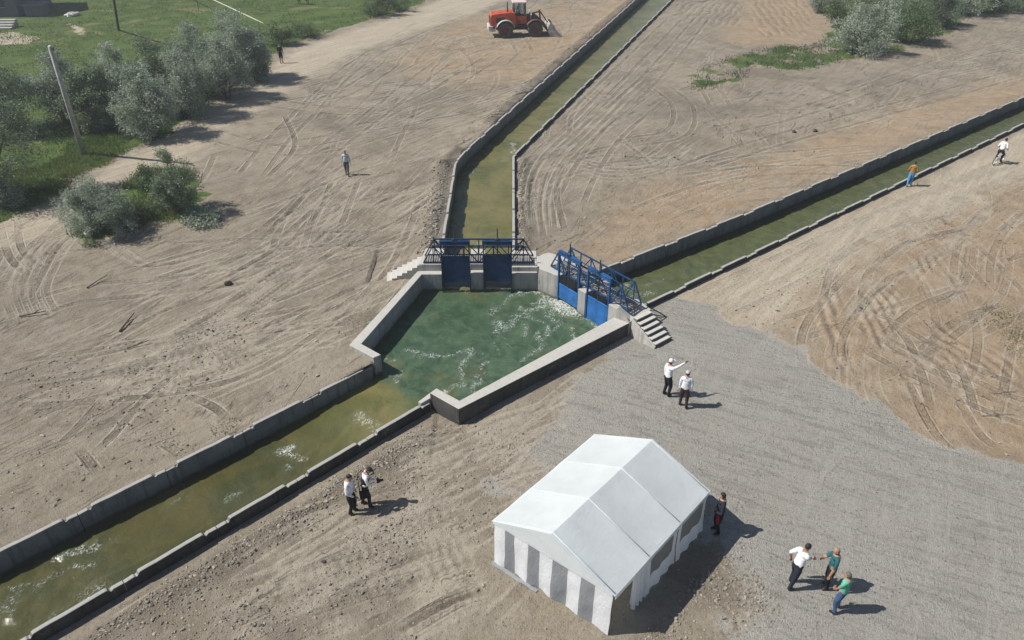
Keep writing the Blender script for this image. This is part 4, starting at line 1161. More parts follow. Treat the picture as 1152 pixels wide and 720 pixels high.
# things people carry
def held(name, label, cat, fn, loc, rz, mats):
    r_ = empty(name, loc, rz, label, cat); fn(r_); return r_
a12 = R(12 - 90); M_CAM = simple('black camera body', (.012, .012, .013), .4)
def fw(loc, az, x, y, z):
    a = R(az - 90); return (loc[0] + x * math.cos(a) - y * math.sin(a), loc[1] + x * math.sin(a) + y * math.cos(a), loc[2] + z)
cam_o = empty('video_camera', fw(ph_loc, 12, .02, .47, 1.12), a12, 'black video camera held in front of the photographer', 'camera')
mb = MB(); mb.box((0, 0, 0), (.15, .09, .11)); mb.build('camera_body', M_CAM, cam_o, bevel=.01)
mb = MB(); mb.lathe([(.0, 0), (.045, 0), (.045, .1), (.055, .14), (.05, .14), (0, .13)], (0, .045, 0), (0, 1, 0), 18); mb.build('lens', M_CAM, cam_o, True)
mb = MB(); mb.tube([(-.06, 0, .05), (-.05, 0, .12), (.05, 0, .12), (.06, 0, .05)], .013, 6); mb.build('handle', M_CAM, cam_o, True)
bag = empty('shoulder_bag', fw(ph_loc, 12, .2, -.02, .72), a12, 'black shoulder bag hanging at the photographer\'s hip', 'bag')
mb = MB(); mb.box((0, 0, .02), (.13, .32, .26)); mb.box((0, 0, .16), (.15, .34, .03)); mb.build('bag_body', cloth('black bag cloth', (.014, .014, .016)), bag, bevel=.03)
mb = MB(); mb.tube([(0, .14, .15), (-.1, .16, .5), (-.22, .12, .80), (-.3, -.02, .86), (-.22, -.15, .78), (-.08, -.15, .45), (0, -.14, .15)], .014, 6); mb.build('strap', cloth('black bag cloth', (.014, .014, .016)), bag, True)
red = empty('red_jacket', fw(tent_man, 170, -.2, .05, .72), R(80), 'red jacket hanging over the arm of the person at the tent corner', 'jacket')
mb = MB(); mb.add(*sheet(lambda u, v: Vector(((u - .5) * .16 + .02 * math.sin(v * 9), .05 * math.cos((u - .5) * 3) + .02 * math.sin(u * 14), .1 + (v - .5) * .3)), 10, 10)); o_ = mb.build('jacket_cloth', cloth('red jacket cloth', (.38, .03, .035)), red, True)
o_.modifiers.new('t', 'SOLIDIFY').thickness = .03
mb = MB(); mb.tube([(-.06, .06, .25), (0, .03, .27), (.06, .06, .25)], .03, 6); mb.build('collar', cloth('red jacket cloth', (.38, .03, .035)), red, True)

# ------------------------------------------------------------------ bicycle
def bicycle(loc, az):
    M_RUB = simple('tyre rubber', (.02, .02, .02), .8); M_FR = simple('pale bicycle frame paint', (.6, .61, .63), .4, .15, 10, .3)
    root = empty('bicycle', loc, R(az - 90), 'bicycle ridden along the dirt track beside the right-hand canal', 'bicycle')
    for y in (-.5, .52):
        mb = MB(); mb.lathe([(.30 + .025 * math.cos(a), .022 * math.sin(a)) for a in np.linspace(0, 2 * math.pi, 9)], (0, y, .325), (1, 0, 0), 28); w = mb.build('wheel', M_RUB, root, True)
        mb = MB(); mb.lathe([(.27, -.012), (.285, -.012), (.285, .012), (.27, .012), (.27, -.012)], (0, y, .325), (1, 0, 0), 28); mb.build('rim', M_POLE, w)
        mb = MB()
        for k in range(14):
            a = 2 * math.pi * k / 14; mb.bar((.012 * (-1) ** k, y, .325), (0, y + .28 * math.cos(a), .325 + .28 * math.sin(a)), .006)
        mb.lathe([(0, -.03), (.025, -.03), (.025, .03), (0, .03)], (0, y, .325), (1, 0, 0), 10); mb.build('spokes', M_POLE, w)
    bb = (0, -.02, .3); st = (0, -.18, .82); hd = (0, .36, .86); hl = (0, .39, .72)
    mb = MB()
    for a, b in ((bb, st), (st, hd), (bb, hl), (hd, hl)): mb.tube([a, b], .018, 8)
    for s in (-1, 1): mb.tube([bb, (s * .06, -.5, .325)], .011, 6); mb.tube([st, (s * .06, -.5, .325)], .01, 6); mb.tube([hl, (s * .05, .44, .6), (s * .05, .52, .325)], .012, 6)
    mb.build('frame', M_FR, root, True)
    mb = MB(); mb.tube([hd, (0, .37, 1.0)], .014, 6); mb.tube([(-.28, .26, 1.03), (-.2, .38, 1.03), (.2, .38, 1.03), (.28, .26, 1.03)], .012, 6); mb.build('handlebar', M_POLE, root, True)
    mb = MB(); mb.tube([st, (0, -.2, .93)], .014, 6); mb.ball((0, -.2, .95), (.075, .13, .03), 10, 6); mb.build('saddle', M_RUB, root, True)
    for s in (-1, 1):
        mb = MB(); mb.bar((s * .05, -.02, .3), (s * .07, -.02 + s * .13, .3 - s * .1), .02); mb.box((s * .12, -.02 + s * .13, .3 - s * .1), (.1, .09, .025)); mb.build('pedal_crank', M_RUB, root)
    return root
bk = at(1122, 184); BAZ = 36
bicycle(bk, BAZ)
person('cyclist in white T-shirt and dark shorts riding away along the dirt track', bk, BAZ, cloth('white T-shirt cloth', (.75, .76, .78)), cloth('dark shorts cloth', (.03, .03, .035)), 'hair', 1.75,
       hands=((-.26, .33, 1.06), (.26, .33, 1.06)), feet=((-.12, -.1, .43), (.12, .16, .22)), lean=.35, seat=1.02, short_sleeve=True, shorts=False)
for o_ in list(COL.objects):
    if o_.get('label', '').startswith('cyclist'): o_.location = fw(bk, BAZ, 0, -.16, 0)

# ------------------------------------------------------------------ wheel loader
def loader(loc, az):
    M_RED = simple('orange red loader paint', (.44, .07, .026), .6, .3, 2.5, 0, .4); M_GLS = simple('dark cab glass', (.03, .04, .05), .12, .1, 2, 0, .6)
    M_GRY = simple('pale grey loader paint', (.48, .47, .44), .6, .25, 3); M_TYR = simple('dusty tyre', (.075, .068, .06), .9, .35, 5); M_ARM = simple('dusty maroon boom paint', (.13, .06, .045), .6, .3, 3)
    M_BKT = simple('worn bucket steel', (.40, .39, .36), .6, .35, 3); M_BKI = simple('earth stained bucket inside', (.12, .11, .10), .7, .3, 3)
    M_DK = simple('dark chassis', (.03, .03, .03), .7)
    r_ = empty('wheel_loader', loc, R(az), 'orange-red wheel loader with pale bucket parked on the earth at the top', 'wheel loader')
    def wheel(x, y):
        w_ = .3; mb = MB(); prof = [(.36, -w_ * .8), (.55, -w_), (.68, -w_), (.74, -w_ * .75), (.76, 0), (.74, w_ * .75), (.68, w_), (.55, w_), (.36, w_ * .8)]
        mb.lathe(prof, (x, y, .76), (0, 1, 0), 32)
        for k in range(20):
            a = 2 * math.pi * k / 20
            for s in (-1, 1):
                q = Vector((x + .76 * math.cos(a), y + s * .14, .76 + .76 * math.sin(a))); mb.box(q, (.05, .24, .09), Matrix.Rotation(-a, 3, 'Y'))
        w = mb.build('wheel', M_TYR, r_)
        s = -1 if y < 0 else 1
        mb = MB(); mb.lathe([(0, .1), (.12, .14), (.14, .06), (.3, .04), (.37, .2), (.4, .22)], (x, y + s * .02, .76), (0, s, 0), 24); mb.build('rim', simple('red rim paint', (.15, .04, .03), .6, .3, 4), w, True)
    for x in (-1.5, 1.55):
        for y in (-.98, .98): wheel(x, y)
    # rear body with sloped hood
    mb = MB()
    side = [(-3.05, 1.05), (-3.0, 2.0), (-2.85, 2.22), (-1.2, 2.38), (-.55, 2.38), (-.3, 1.25), (-.6, .9), (-2.3, .95)]
    vs = [(x, -.85, z) for x, z in side] + [(x, .85, z) for x, z in side]; n = len(side)
    mb.add(vs, [tuple(range(n)), tuple(range(2 * n - 1, n - 1, -1))] + [(i, n + i, n + (i + 1) % n, (i + 1) % n) for i in range(n)])
    hood = mb.build('engine_hood', M_RED, r_, bevel=.05)
    mb = MB()
    for k in range(6): mb.box((-2.2 + k * .13, -.865, 1.65), (.07, .02, .45))
    mb.box((-2, -.853, 1.65), (.9, .02, .5)); mb.build('grille', M_DK, hood)
    mb = MB(); mb.box((-3.035, 0, 1.55), (.03, 1.2, .7))
    for k in range(6): mb.box((-3.06, 0, 1.25 + k * .12), (.03, 1.2, .06))
    mb.build('grille', M_DK, hood)
    mb = MB(); mb.box((-3.02, 0, .88), (.5, 1.9, .5)); mb.box((-2.75, 0, .7), (.5, 1.7, .3)); mb.build('counterweight', M_GRY, r_, bevel=.06)
    mb = MB(); mb.box((-.6, 0, .85), (3.6, .9, .45)); mb.box((1.5, 0, .8), (1.6, .8, .5)); mb.build('chassis', M_DK, r_, bevel=.03)
    for y in (-.98, .98):
        mb = MB(); mb.add(*sheet(lambda u, v: Vector((-1.5 + .93 * math.cos(R(15 + 150 * u)), y + (v - .5) * .68, .78 + .9 * math.sin(R(15 + 150 * u)))), 14, 2)); o = mb.build('fender', M_GRY, r_, True); o.modifiers.new('t', 'SOLIDIFY').thickness = .04
        mb = MB(); mb.add(*sheet(lambda u, v: Vector((1.55 + .93 * math.cos(R(40 + 115 * u)), y + (v - .5) * .66, .78 + .9 * math.sin(R(40 + 115 * u)))), 12, 2)); o = mb.build('fender', M_ARM, r_, True); o.modifiers.new('t', 'SOLIDIFY').thickness = .04
    # cab
    mb = MB(); mb.box((-.02, 0, 1.62), (1.35, 1.35, .75)); cab = mb.build('cab', M_RED, r_, bevel=.05)
    for x in (-.64, .6):
        for y in (-.63, .63):
            mb = MB(); mb.bar((x, y, 1.98), (x * .93, y * .93, 3.2), .09); mb.build('cab_pillar', M_DK, cab)
    mb = MB(); mb.bar((.0, -.645, 1.98), (.0, -.6, 3.2), .06); mb.build('cab_pillar', M_DK, cab)
    mb = MB(); mb.bar((.0, .645, 1.98), (.0, .6, 3.2), .06); mb.build('cab_pillar', M_DK, cab)
    mb = MB(); mb.box((-.02, 0, 3.27), (1.45, 1.4, .14)); mb.build('cab_roof', simple('faded pink white cab roof', (.62, .50, .47), .5), cab, bevel=.05)
    glass = bpy.data.materials.new('cab window glass'); t = NT(glass)
    gb = t.new('ShaderNodeBsdfPrincipled'); gb.inputs['Base Color'].default_value = (.6, .68, .7, 1); gb.inputs['Roughness'].default_value = .04; gb.inputs['Transmission Weight'].default_value = 1.; gb.inputs['IOR'].default_value = 1.05
    go = t.new('ShaderNodeOutputMaterial'); t.link(gb.outputs[0], go.inputs[0])
    for c_, d_ in (((-.66, 0, 2.58), (.012, 1.15, 1.1)), ((.6, 0, 2.58), (.012, 1.15, 1.1)), ((-.02, -.635, 2.58), (1.1, .012, 1.1)), ((-.02, .635, 2.58), (1.1, .012, 1.1))):
        mb = MB(); mb.box(c_, d_); mb.build('window', glass, cab)
    mb = MB(); mb.box((-.3, 0, 2.05), (.5, .5, .14)); mb.box((-.53, 0, 2.4), (.12, .48, .65)); mb.build('seat', M_DK, cab, bevel=.03)
    mb = MB(); mb.tube([(-1.25, -.35, 2.3), (-1.25, -.35, 3.35)], [.07, .05], 10); mb.build('exhaust_pipe', M_DK, r_, True)
    mb = MB()
    for k in range(3): mb.box((-.25, -.8 - .03 * k, 1.5 - .35 * k), (.5, .3, .04))
    mb.bar((-.48, -.92, .75), (-.48, -.72, 1.6), .03); mb.bar((-.02, -.92, .75), (-.02, -.72, 1.6), .03); mb.build('ladder', M_DK, r_)
    # front frame and boom
    mb = MB(); mb.box((1.05, 0, 1.45), (.55, .7, 1.2)); mb.box((1.35, 0, 1.15), (.9, .75, .6)); mb.build('front_frame', M_ARM, r_, bevel=.04)
    for y in (-.5, .5):
        mb = MB()
        pts_ = [(1.05, 1.95), (1.75, 1.75), (2.45, 1.1), (2.95, .55)]
        for a, b in zip(pts_[:-1], pts_[1:]): mb.bar((a[0], y, a[1]), (b[0], y, b[1]), .14, .3)
        mb.build('lift_arm', M_ARM, r_, bevel=.02)
        mb = MB(); mb.tube([(1.2, y * .7, 1.15), (2.3, y * .7, 1.3)], .07, 10); mb.build('lift_cylinder', M_DK, r_, True)
    mb = MB(); mb.bar((2.2, 0, 1.35), (2.05, 0, 2.45), .14, .26); mb.bar((2.05, 0, 2.4), (3.0, 0, 1.15), .08, .12); mb.tube([(1.15, 0, 2.05), (2.05, 0, 2.3)], .08, 10); mb.build('tilt_linkage', M_ARM, r_)
    mb = MB(); prof = [(3.05, 1.35), (2.88, .95), (2.9, .5), (3.1, .15), (3.45, .04), (4.2, .02)]
    vs, fs = sheet(lambda u, v: Vector((np.interp(u * 5, range(6), [p[0] for p in prof]), (v - .5) * 2.5, np.interp(u * 5, range(6), [p[1] for p in prof]))), 15, 6); mb.add(vs, fs)
    bkt = mb.build('bucket', [M_BKT], r_, True); bkt.modifiers.new('t', 'SOLIDIFY').thickness = .06
    for y in (-1.25, 1.25):
        mb = MB(); mb.prism([(p[0], p[1]) for p in prof] + [(3.75, .55), (3.4, 1.2)], -.03, .03)
        mb.v = [(v[0], y + v[2], v[1]) for v in mb.v]; mb.build('bucket_side', M_BKT, bkt)
    mb = MB()
    for k in range(7): mb.box((4.28, -1.1 + k * .366, .03), (.22, .08, .05))
    mb.box((4.16, 0, .03), (.12, 2.5, .045)); mb.build('bucket_teeth', M_DK, bkt)
    for y in (-.7, .7): 
        mb = MB(); mb.ball((-3.06, y, 1.75), (.04, .1, .08), 8, 6); mb.build('tail_light', simple('red lamp lens', (.4, .02, .02), .3), r_)
        mb = MB(); mb.bar((1.1, y, 1.6), (1.1, y * 1.1, 2.1), .04); mb.ball((1.15, y * 1.1, 2.15), (.08, .1, .1), 10, 6); mb.build('headlight', simple('clear lamp lens', (.6, .6, .58), .2), r_)
    r_.scale = (1.09,) * 3
    return r_
ld = on(584, 39.5); LAZ = 6
loader(ld, LAZ)
ca, sa = math.cos(R(LAZ)), math.sin(R(LAZ))
person('driver in white shirt sitting in the loader cab', (ld[0] - .22 * ca, ld[1] - .22 * sa, ld[2] + 1.30), LAZ, WHITE_S, NAVY_T, 'hair', 1.7, seat=1.0, hands=((-.18, .42, 1.3), (.18, .42, 1.3)), feet=((-.14, .6, .56), (.14, .6, .56)))

# ------------------------------------------------------------------ vegetation
def leaf_material(name, dark, mid_, light, trans=.22):
    m = bpy.data.materials.new(name); t = NT(m)
    a = t.attr('tone'); p = t.pos()
    c = t.mix(t.rng(a, 0, .5, smooth=False), dark, mid_); c = t.mix(t.rng(a, .5, 1, smooth=False), c, light)
    b = t.new('ShaderNodeBsdfPrincipled'); t.link(c, b.inputs['Base Color']); b.inputs['Roughness'].default_value = .55; b.inputs['Specular IOR Level'].default_value = .25
    tr = t.new('ShaderNodeBsdfTranslucent'); t.link(c, tr.inputs[0]); mx = t.new('ShaderNodeMixShader'); mx.inputs[0].default_value = trans
    t.link(b.outputs[0], mx.inputs[1]); t.link(tr.outputs[0], mx.inputs[2]); o = t.new('ShaderNodeOutputMaterial'); t.link(mx.outputs[0], o.inputs[0])
    return m
L_OLIVE = leaf_material('silver olive leaves', (.175, .22, .155), (.31, .365, .27), (.49, .54, .445), .35)
L_DKOL = leaf_material('dull olive leaves', (.10, .142, .08), (.185, .24, .145), (.32, .375, .25), .35)
L_GREEN = leaf_material('green shrub leaves', (.068, .11, .042), (.12, .172, .068), (.2, .255, .12), .35)
L_GRASS = leaf_material('grass blades', (.065, .112, .026), (.105, .16, .042), (.2, .205, .08), .45)
L_WEED = leaf_material('dusty weeds', (.07, .10, .046), (.112, .142, .075), (.185, .2, .12), .35)
M_BARK = simple('grey brown bark', (.10, .08, .062), .9, .3, 4.)

def leaves(centers, per, spread, size, seed, droop=.3):
    r = np.random.default_rng(seed); n = len(centers) * per
    C = np.repeat(centers, per, 0) + r.normal(size=(n, 3)) * spread * np.array([1, 1, .95])
    tone_c = np.repeat(r.random(len(centers)), per)
    d = r.normal(size=(n, 3)); d[:, 2] = d[:, 2] * .6 - droop; d /= np.linalg.norm(d, axis=1)[:, None]
    e = np.cross(d, r.normal(size=(n, 3))); e /= np.linalg.norm(e, axis=1)[:, None]
    L = size * (.6 + .8 * r.random(n)); W = L * .34
    V = np.empty((n, 4, 3)); V[:, 0] = C - d * L[:, None] / 2; V[:, 2] = C + d * L[:, None] / 2
    V[:, 1] = C + e * W[:, None] / 2; V[:, 3] = C - e * W[:, None] / 2
    tone = np.clip(.72 * tone_c + .28 * r.random(n), 0, 1)
    return V.reshape(-1, 3), np.arange(n * 4).reshape(-1, 4), np.repeat(tone, 4)

def crown_points(h, w, n, seed, low=.12):
    """clump centres through an uneven crown built of several lobes"""
    r = np.random.default_rng(seed); lobes = []
    k = 7
    for i in range(k):
        a = 2 * math.pi * (i + r.random()) / k; q = r.random()
        lobes.append(((.30 * w) * math.cos(a) * (.5 + .6 * q), (.30 * w) * math.sin(a) * (.5 + .6 * q), h * (low + .10 + .55 * r.random()), w * (.18 + .12 * r.random()), h * (.16 + .12 * r.random())))
    lobes.append((r.normal() * .08 * w, r.normal() * .08 * w, h * .72, w * .2, h * .26))
    for i in range(3):
        a = r.random() * 6.28; q = w * (.2 + .22 * r.random()); lobes.append((q * math.cos(a), q * math.sin(a), h * (.45 + .4 * r.random()), w * .09, h * .2))
    pts = []
    while len(pts) < n:
        lx, ly, lz, lr, lh = lobes[r.integers(len(lobes))]
        d = r.normal(size=3); d /= np.linalg.norm(d); q = r.random() ** .45
        p = np.array([lx + d[0] * lr * q, ly + d[1] * lr * q, lz + d[2] * lh * q * 1.1])
        if p[2] > h * low * .6: pts.append(p)
    # a few shoots breaking the outline
    for _ in range(n // 7):
        a = r.random() * 6.28; q = .3 + .22 * r.random(); pts.append(np.array([w * q * math.cos(a), w * q * math.sin(a), h * (.35 + .55 * r.random() * (1.1 - q))]))
    for _ in range(n // 14):
        a = r.random() * 6.28; q = .22 * r.random(); pts.append(np.array([w * q * math.cos(a), w * q * math.sin(a), h * (.88 + .16 * r.random())]))
    return np.array(pts)

def tree(name, label, loc, h, w, mat, n=150, per=42, size=.2, seed=1, low=.05, cat='bush', group=None, spread=None):
    root = empty(name, loc, random.random() * 6.28, label, cat, group)
    C = crown_points(h, w, n, seed, low)
    V, Fq, tone = leaves(C, per, spread or (.058 * w + .05), size, seed)
    V[:, 2] = np.maximum(V[:, 2], .02)
    npmesh('crown', V, Fq, mat, False, {'tone': tone}, root)
    r = random.Random(seed); mb = MB(); st = 3 if low < .2 else 1
    for k in range(st):
        a = 6.28 * k / st + r.random(); q = .06 * w
        base = Vector((q * math.cos(a) * (st > 1), q * math.sin(a) * (st > 1), -.15)); top = Vector((.13 * w * math.cos(a), .13 * w * math.sin(a), h * .55))
        mid = (base + top) / 2 + Vector((r.uniform(-.1, .1), r.uniform(-.1, .1), 0))
        mb.tube([base, mid, top], [.022 * h + .01, .015 * h, .008 * h], 7)
    for i in r.sample(range(len(C)), min(26, len(C))):
        c = Vector(C[i]); s = Vector((c.x * .2, c.y * .2, max(.1, c.z * .45)))
        mb.tube([s, (s + c) / 2 + Vector((0, 0, .06 * h)), c], [.009 * h, .006 * h, .003 * h], 5)
    mb.build('trunk', M_BARK, root, True)
    return root

def plant_at(px, py): return on(px, py)
GB = 'silvery bushes lining the grass field'
BUSH = [  # sighting of the foot, height, width, leaves, label
    ((8, 150), 6.2, 5.2, L_DKOL, 'dull olive bush at the left edge, behind the leaning pole'),
    ((2, 222), 7.2, 6.6, L_DKOL, 'large dark olive bush at the left edge beside the dirt road'),
    ((78, 140), 5.2, 4.6, L_OLIVE, 'silvery bush directly behind the leaning concrete pole'),
    ((112, 146), 4.6, 4.2, L_DKOL, 'shaded olive bush just right of the pole, low and dark'),
    ((140, 130), 5.3, 4.8, L_OLIVE, 'tall silvery bush between the pole and the front bush'),
    ((172, 154), 4.9, 4.3, L_OLIVE, 'pale silvery bush standing forward towards the dirt road'),
    ((183, 122), 5.4, 4.6, L_DKOL, 'olive bush behind the pale bush that stands forward'),
    ((212, 132), 4.8, 4.6, L_OLIVE, 'silvery bush in the middle of the dense right-hand clump'),
    ((228, 106), 5.6, 5.0, L_OLIVE, 'tall blue-grey bush topping the dense clump'),
    ((256, 112), 4.9, 4.6, L_OLIVE, 'round silvery bush on the road side of the dense clump'),
    ((272, 92), 5.7, 5.4, L_OLIVE, 'tallest silvery bush, near the person in black'),
    ((290, 90), 4.2, 3.4, L_OLIVE, 'end bush of the silvery row casting shade on the road'),
]
for i, (p, h, w, m, lab) in enumerate(BUSH):
    tree('silver_bush', lab, plant_at(*p), h, w, m, 260, 62, .17, 100 + i, .04, 'bush', GB, .034 * w + .05)
tree('low_shrub', 'small pale shrub in the grass at the left edge, under the large dark bush', plant_at(14, 232), 1.9, 1.9, L_OLIVE, 60, 40, .17, 130, .05, 'shrub')
tree('low_shrub', 'green shrub at the field edge behind the person in black', plant_at(314, 50), 2.1, 3.4, L_GREEN, 80, 40, .2, 131, .05, 'shrub')
tree('low_shrub', 'dark green shrub by the road at the top, right of the grazing animal', plant_at(425, 18), 2.6, 3.6, L_GREEN, 90, 40, .22, 132, .05, 'shrub')
tree('low_shrub', 'low green shrub on the field edge, between two taller shrubs', plant_at(345, 42), 1.3, 3.2, L_GREEN, 60, 36, .2, 139, .05, 'shrub')
tree('low_shrub', 'spreading low green shrub where the field meets the road at the top', plant_at(446, 12), 1.5, 3.8, L_GREEN, 60, 36, .2, 140, .05, 'shrub')
tree('island_bush', 'rounded grey-green bush on the island between road and bare earth, nearest the left edge', plant_at(117, 262), 3.0, 3.9, L_OLIVE, 260, 66, .12, 133, .03, 'bush', None, .15)
tree('island_bush', 'taller green-grey bush on the island, shadow falling on bare earth', plant_at(203, 240), 3.9, 3.2, L_DKOL, 240, 66, .12, 134, .03, 'bush', None, .14)
tree('island_bush', 'little green bush at the back of the island by the road', plant_at(166, 212), 1.5, 1.5, L_GREEN, 60, 40, .13, 135, .05, 'bush')
tree('island_bush', 'cut silvery branches lying low at the right end of the island', plant_at(230, 250), .55, 2.6, L_OLIVE, 60, 40, .16, 136, .03, 'bush')
tree('island_bush', 'low green bush between the two larger island bushes', plant_at(158, 245), 1.1, 2.4, L_GREEN, 70, 40, .13, 137, .03, 'bush')
GR_ = 'scrub on the rise at upper right'
RB = [((968, 60), 4.4, 6.2, L_OLIVE, 'rounded silvery bush at the left end of the scrub on the rise'), ((952, 36), 4.8, 6.2, L_GREEN, 'green bush behind the rounded silvery bush'),
      ((1020, 48), 3.8, 6, L_GREEN, 'low green bush in the middle of the scrub on the rise'), ((1000, 22), 4.8, 6.4, L_OLIVE, 'silvery bush at the back of the scrub, by the top edge'),
      ((1048, 30), 4.4, 6, L_DKOL, 'grey-green bush right of the middle of the scrub'), ((1085, 16), 4.6, 7, L_OLIVE, 'pale bush with a bare bank in front of it'),
      ((1128, 12), 3.6, 6, L_DKOL, 'grey-green bush in the top right corner'), ((1040, 6), 4.6, 6, L_GREEN, 'green bush on the skyline of the scrub'), ((930, 14), 3.8, 4.6, L_OLIVE, 'silvery bush beside the ploughed brown earth'),
      ((1150, 4), 4., 6., L_OLIVE, 'silvery bush at the far right end of the scrub')]
for i, (p, h, w, m, lab) in enumerate(RB):
    tree('scrub_bush', lab, plant_at(*p), h, w, m, 200, 56, .2, 200 + i, .03, 'bush', GR_, .036 * w + .05)

# grass and weeds that nobody could count
def blades(polys, n, hmin, hmax, wid, seed, mat, name, label, mask=None):
    r = np.random.default_rng(seed); P = []
    per = n // len(polys)
    for poly in polys:
        pa = np.array(poly); lo, hi = np.maximum(pa.min(0), [-75, 8]), np.minimum(pa.max(0), [75, 113]); got = 0
        while got < per:
            q = lo + r.random((per * 3, 2)) * (hi - lo)
            k = inside(poly, q[:, 0] + r.normal(size=len(q)) * .4, q[:, 1] + r.normal(size=len(q)) * .4)
            k &= fbm(q[:, 0], q[:, 1], .5, 3, seed) + .25 * r.random(len(q)) > .58
            q = q[k][:per - got]; P.append(q); got += len(q)
            if len(q) == 0: break
    P = np.concatenate(P); n = len(P)
    z = base_z(P[:, 0], P[:, 1]); a = r.random(n) * 6.28; h = hmin + (hmax - hmin) * r.random(n) ** 2; le = r.normal(size=(n, 2)) * .35
    V = np.empty((n, 3, 3)); d = np.stack([np.cos(a), np.sin(a)], 1) * wid
    V[:, 0, :2] = P - d; V[:, 1, :2] = P + d; V[:, 2, :2] = P + le * h[:, None]; V[:, 0, 2] = z; V[:, 1, 2] = z; V[:, 2, 2] = z + h
    tone = np.repeat(np.clip(fbm(P[:, 0], P[:, 1], .3, 3, 77) * 1.3 - .2 + .3 * (r.random(n) - .5), 0, 1), 3)
    o = npmesh(name, V.reshape(-1, 3), np.arange(n * 3).reshape(-1, 3), mat, False, {'tone': tone})
    tag(o, label, 'grass', kind='stuff')
blades([GRASS[0]], 60000, .05, .22, .05, 301, L_GRASS, 'grass', 'rough green grass of the field at upper left')
blades([pxpoly([(-20, 260), (30, 240), (95, 196), (190, 150), (215, 128), (120, 140), (30, 170), (-30, 200)])], 20000, .08, .34, .03, 302, L_GRASS, 'grass', 'tall verge grass around the leaning pole beside the dirt road')
blades([GRASS[1]], 12000, .12, .5, .03, 303, L_GRASS, 'grass', 'grass under the bushes on the island')
blades([GRASS[2]], 20000, .06, .34, .045, 304, L_WEED, 'grass', 'green ground cover below the scrub at upper right')
blades([SCRUB[0]], 1500, .02, .09, .025, 306, L_WEED, 'weeds', 'dusty weeds on the earth at the right edge')
blades(SCRUB[1:], 300, .03, .11, .02, 305, L_WEED, 'weeds', 'thin weeds sprouting on the bare soil')

# ------------------------------------------------------------------ loose stones
M_STONE = bpy.data.materials.new('river stone'); t = NT(M_STONE)
t.finish(t.mix(t.attr('tone'), (.15, .132, .108), (.36, .325, .27)), .85, None, 0, .2)
def stones(pts, size, seed, name, label):
    r = np.random.default_rng(seed); bm = bmesh.new(); bmesh.ops.create_icosphere(bm, subdivisions=1, radius=1)
    bv = np.array([v.co[:] for v in bm.verts]); bf = np.array([[v.index for v in f.verts] for f in bm.faces]); bm.free()
    n = len(pts); s = size[0] + (size[1] - size[0]) * r.random(n) ** 3
    sc = s[:, None] * (.6 + .7 * r.random((n, 3))); sc[:, 2] *= .7
    V = bv[None] * (1 + .25 * r.normal(size=(n, len(bv), 1))) * sc[:, None]
    a = r.random(n) * 6.28; c, s_ = np.cos(a)[:, None], np.sin(a)[:, None]
    x = V[..., 0] * c - V[..., 1] * s_; y = V[..., 0] * s_ + V[..., 1] * c; V[..., 0] = x; V[..., 1] = y
    V[..., 0] += pts[:, 0:1]; V[..., 1] += pts[:, 1:2]; V[..., 2] += (ground_height(pts[:, 0], pts[:, 1]) + .25 * sc[:, 2])[:, None]
    Fs = (bf[None] + (np.arange(n) * len(bv))[:, None, None]).reshape(-1, 3)
    o = npmesh(name, V.reshape(-1, 3), Fs, M_STONE, False, {'tone': np.repeat(np.clip(.45 + .3 * r.normal(size=n), 0, 1), len(bv))})
    tag(o, label, 'stones', kind='stuff')
ZG = Z.reshape(NY, NX)
def ground_height(x, y):
    i = np.clip(np.searchsorted(XS, x), 1, NX - 1); j = np.clip(np.searchsorted(YS, y), 1, NY - 1)
    return ZG[j, i]
def scatter(poly, n, seed, thr=.0):
    r = np.random.default_rng(seed); pa = np.array(poly); out = []
    while len(out) < n:
        q = pa.min(0) + r.random((n * 3, 2)) * (pa.max(0) - pa.min(0)); k = inside(poly, q[:, 0], q[:, 1])
        for f in FEET: k &= ~inside(f, q[:, 0], q[:, 1])
        k &= fbm(q[:, 0], q[:, 1], .45, 3, seed) + .3 * r.random(len(q)) > thr
        out += list(q[k])
    return np.array(out[:n])
def along(a, b, off, wid, n, seed):
    r = np.random.default_rng(seed); a = np.array(a); b = np.array(b); d = (b - a) / np.hypot(*(b - a)); nn = np.array([d[1], -d[0]])
    return a + (b - a) * r.random((n, 1)) + nn * (off + np.abs(r.normal(size=(n, 1))) * wid)
stones(scatter(pxpoly([(30, 740), (480, 470), (600, 470), (560, 560), (560, 640), (640, 740)]), 4200, 401, .66), (.012, .055), 402, 'pebbles', 'pebbles strewn over the trampled soil left of the tent')
stones(along((-15, 11.7), (-4.2, 22.6), .75, .4, 2600, 403), (.01, .06), 404, 'rubble', 'broken rubble heaped along the near canal wall')
stones(np.concatenate([along((-3.9, 36.3), (-3.9, 49.5), -.35, -.5, 900, 405), along((-3.2, 53), (16, 108), -.4, -.6, 700, 406), along((.1, 36), (.1, 50), .3, .3, 400, 407)]), (.02, .09), 408, 'rubble', 'dark rubble along the rims of the canal running to the top')
stones(scatter(pxpoly([(700, 740), (780, 650), (830, 610), (900, 720), (900, 760)]), 1300, 409, .6), (.012, .06), 410, 'pebbles', 'pale pebbles on the ground in front of the tent door')
stones(scatter(pxpoly([(0, 600), (0, 420), (300, 330), (420, 400), (200, 520)]), 1500, 411, .66), (.015, .07), 412, 'pebbles', 'scattered stones on the bare earth left of the canal')
stones(scatter(pxpoly([(590, 290), (590, 200), (800, 110), (1100, 80), (700, 290)]), 700, 413, .6), (.03, .1), 414, 'pebbles', 'scattered stones on the ground between the two upper canals')
stones(scatter(pxpoly([(800, 350), (1152, 200), (1152, 520), (1050, 490), (940, 420)]), 900, 415, .62), (.015, .07), 416, 'pebbles', 'scattered clods on the brown earth right of the gravel')
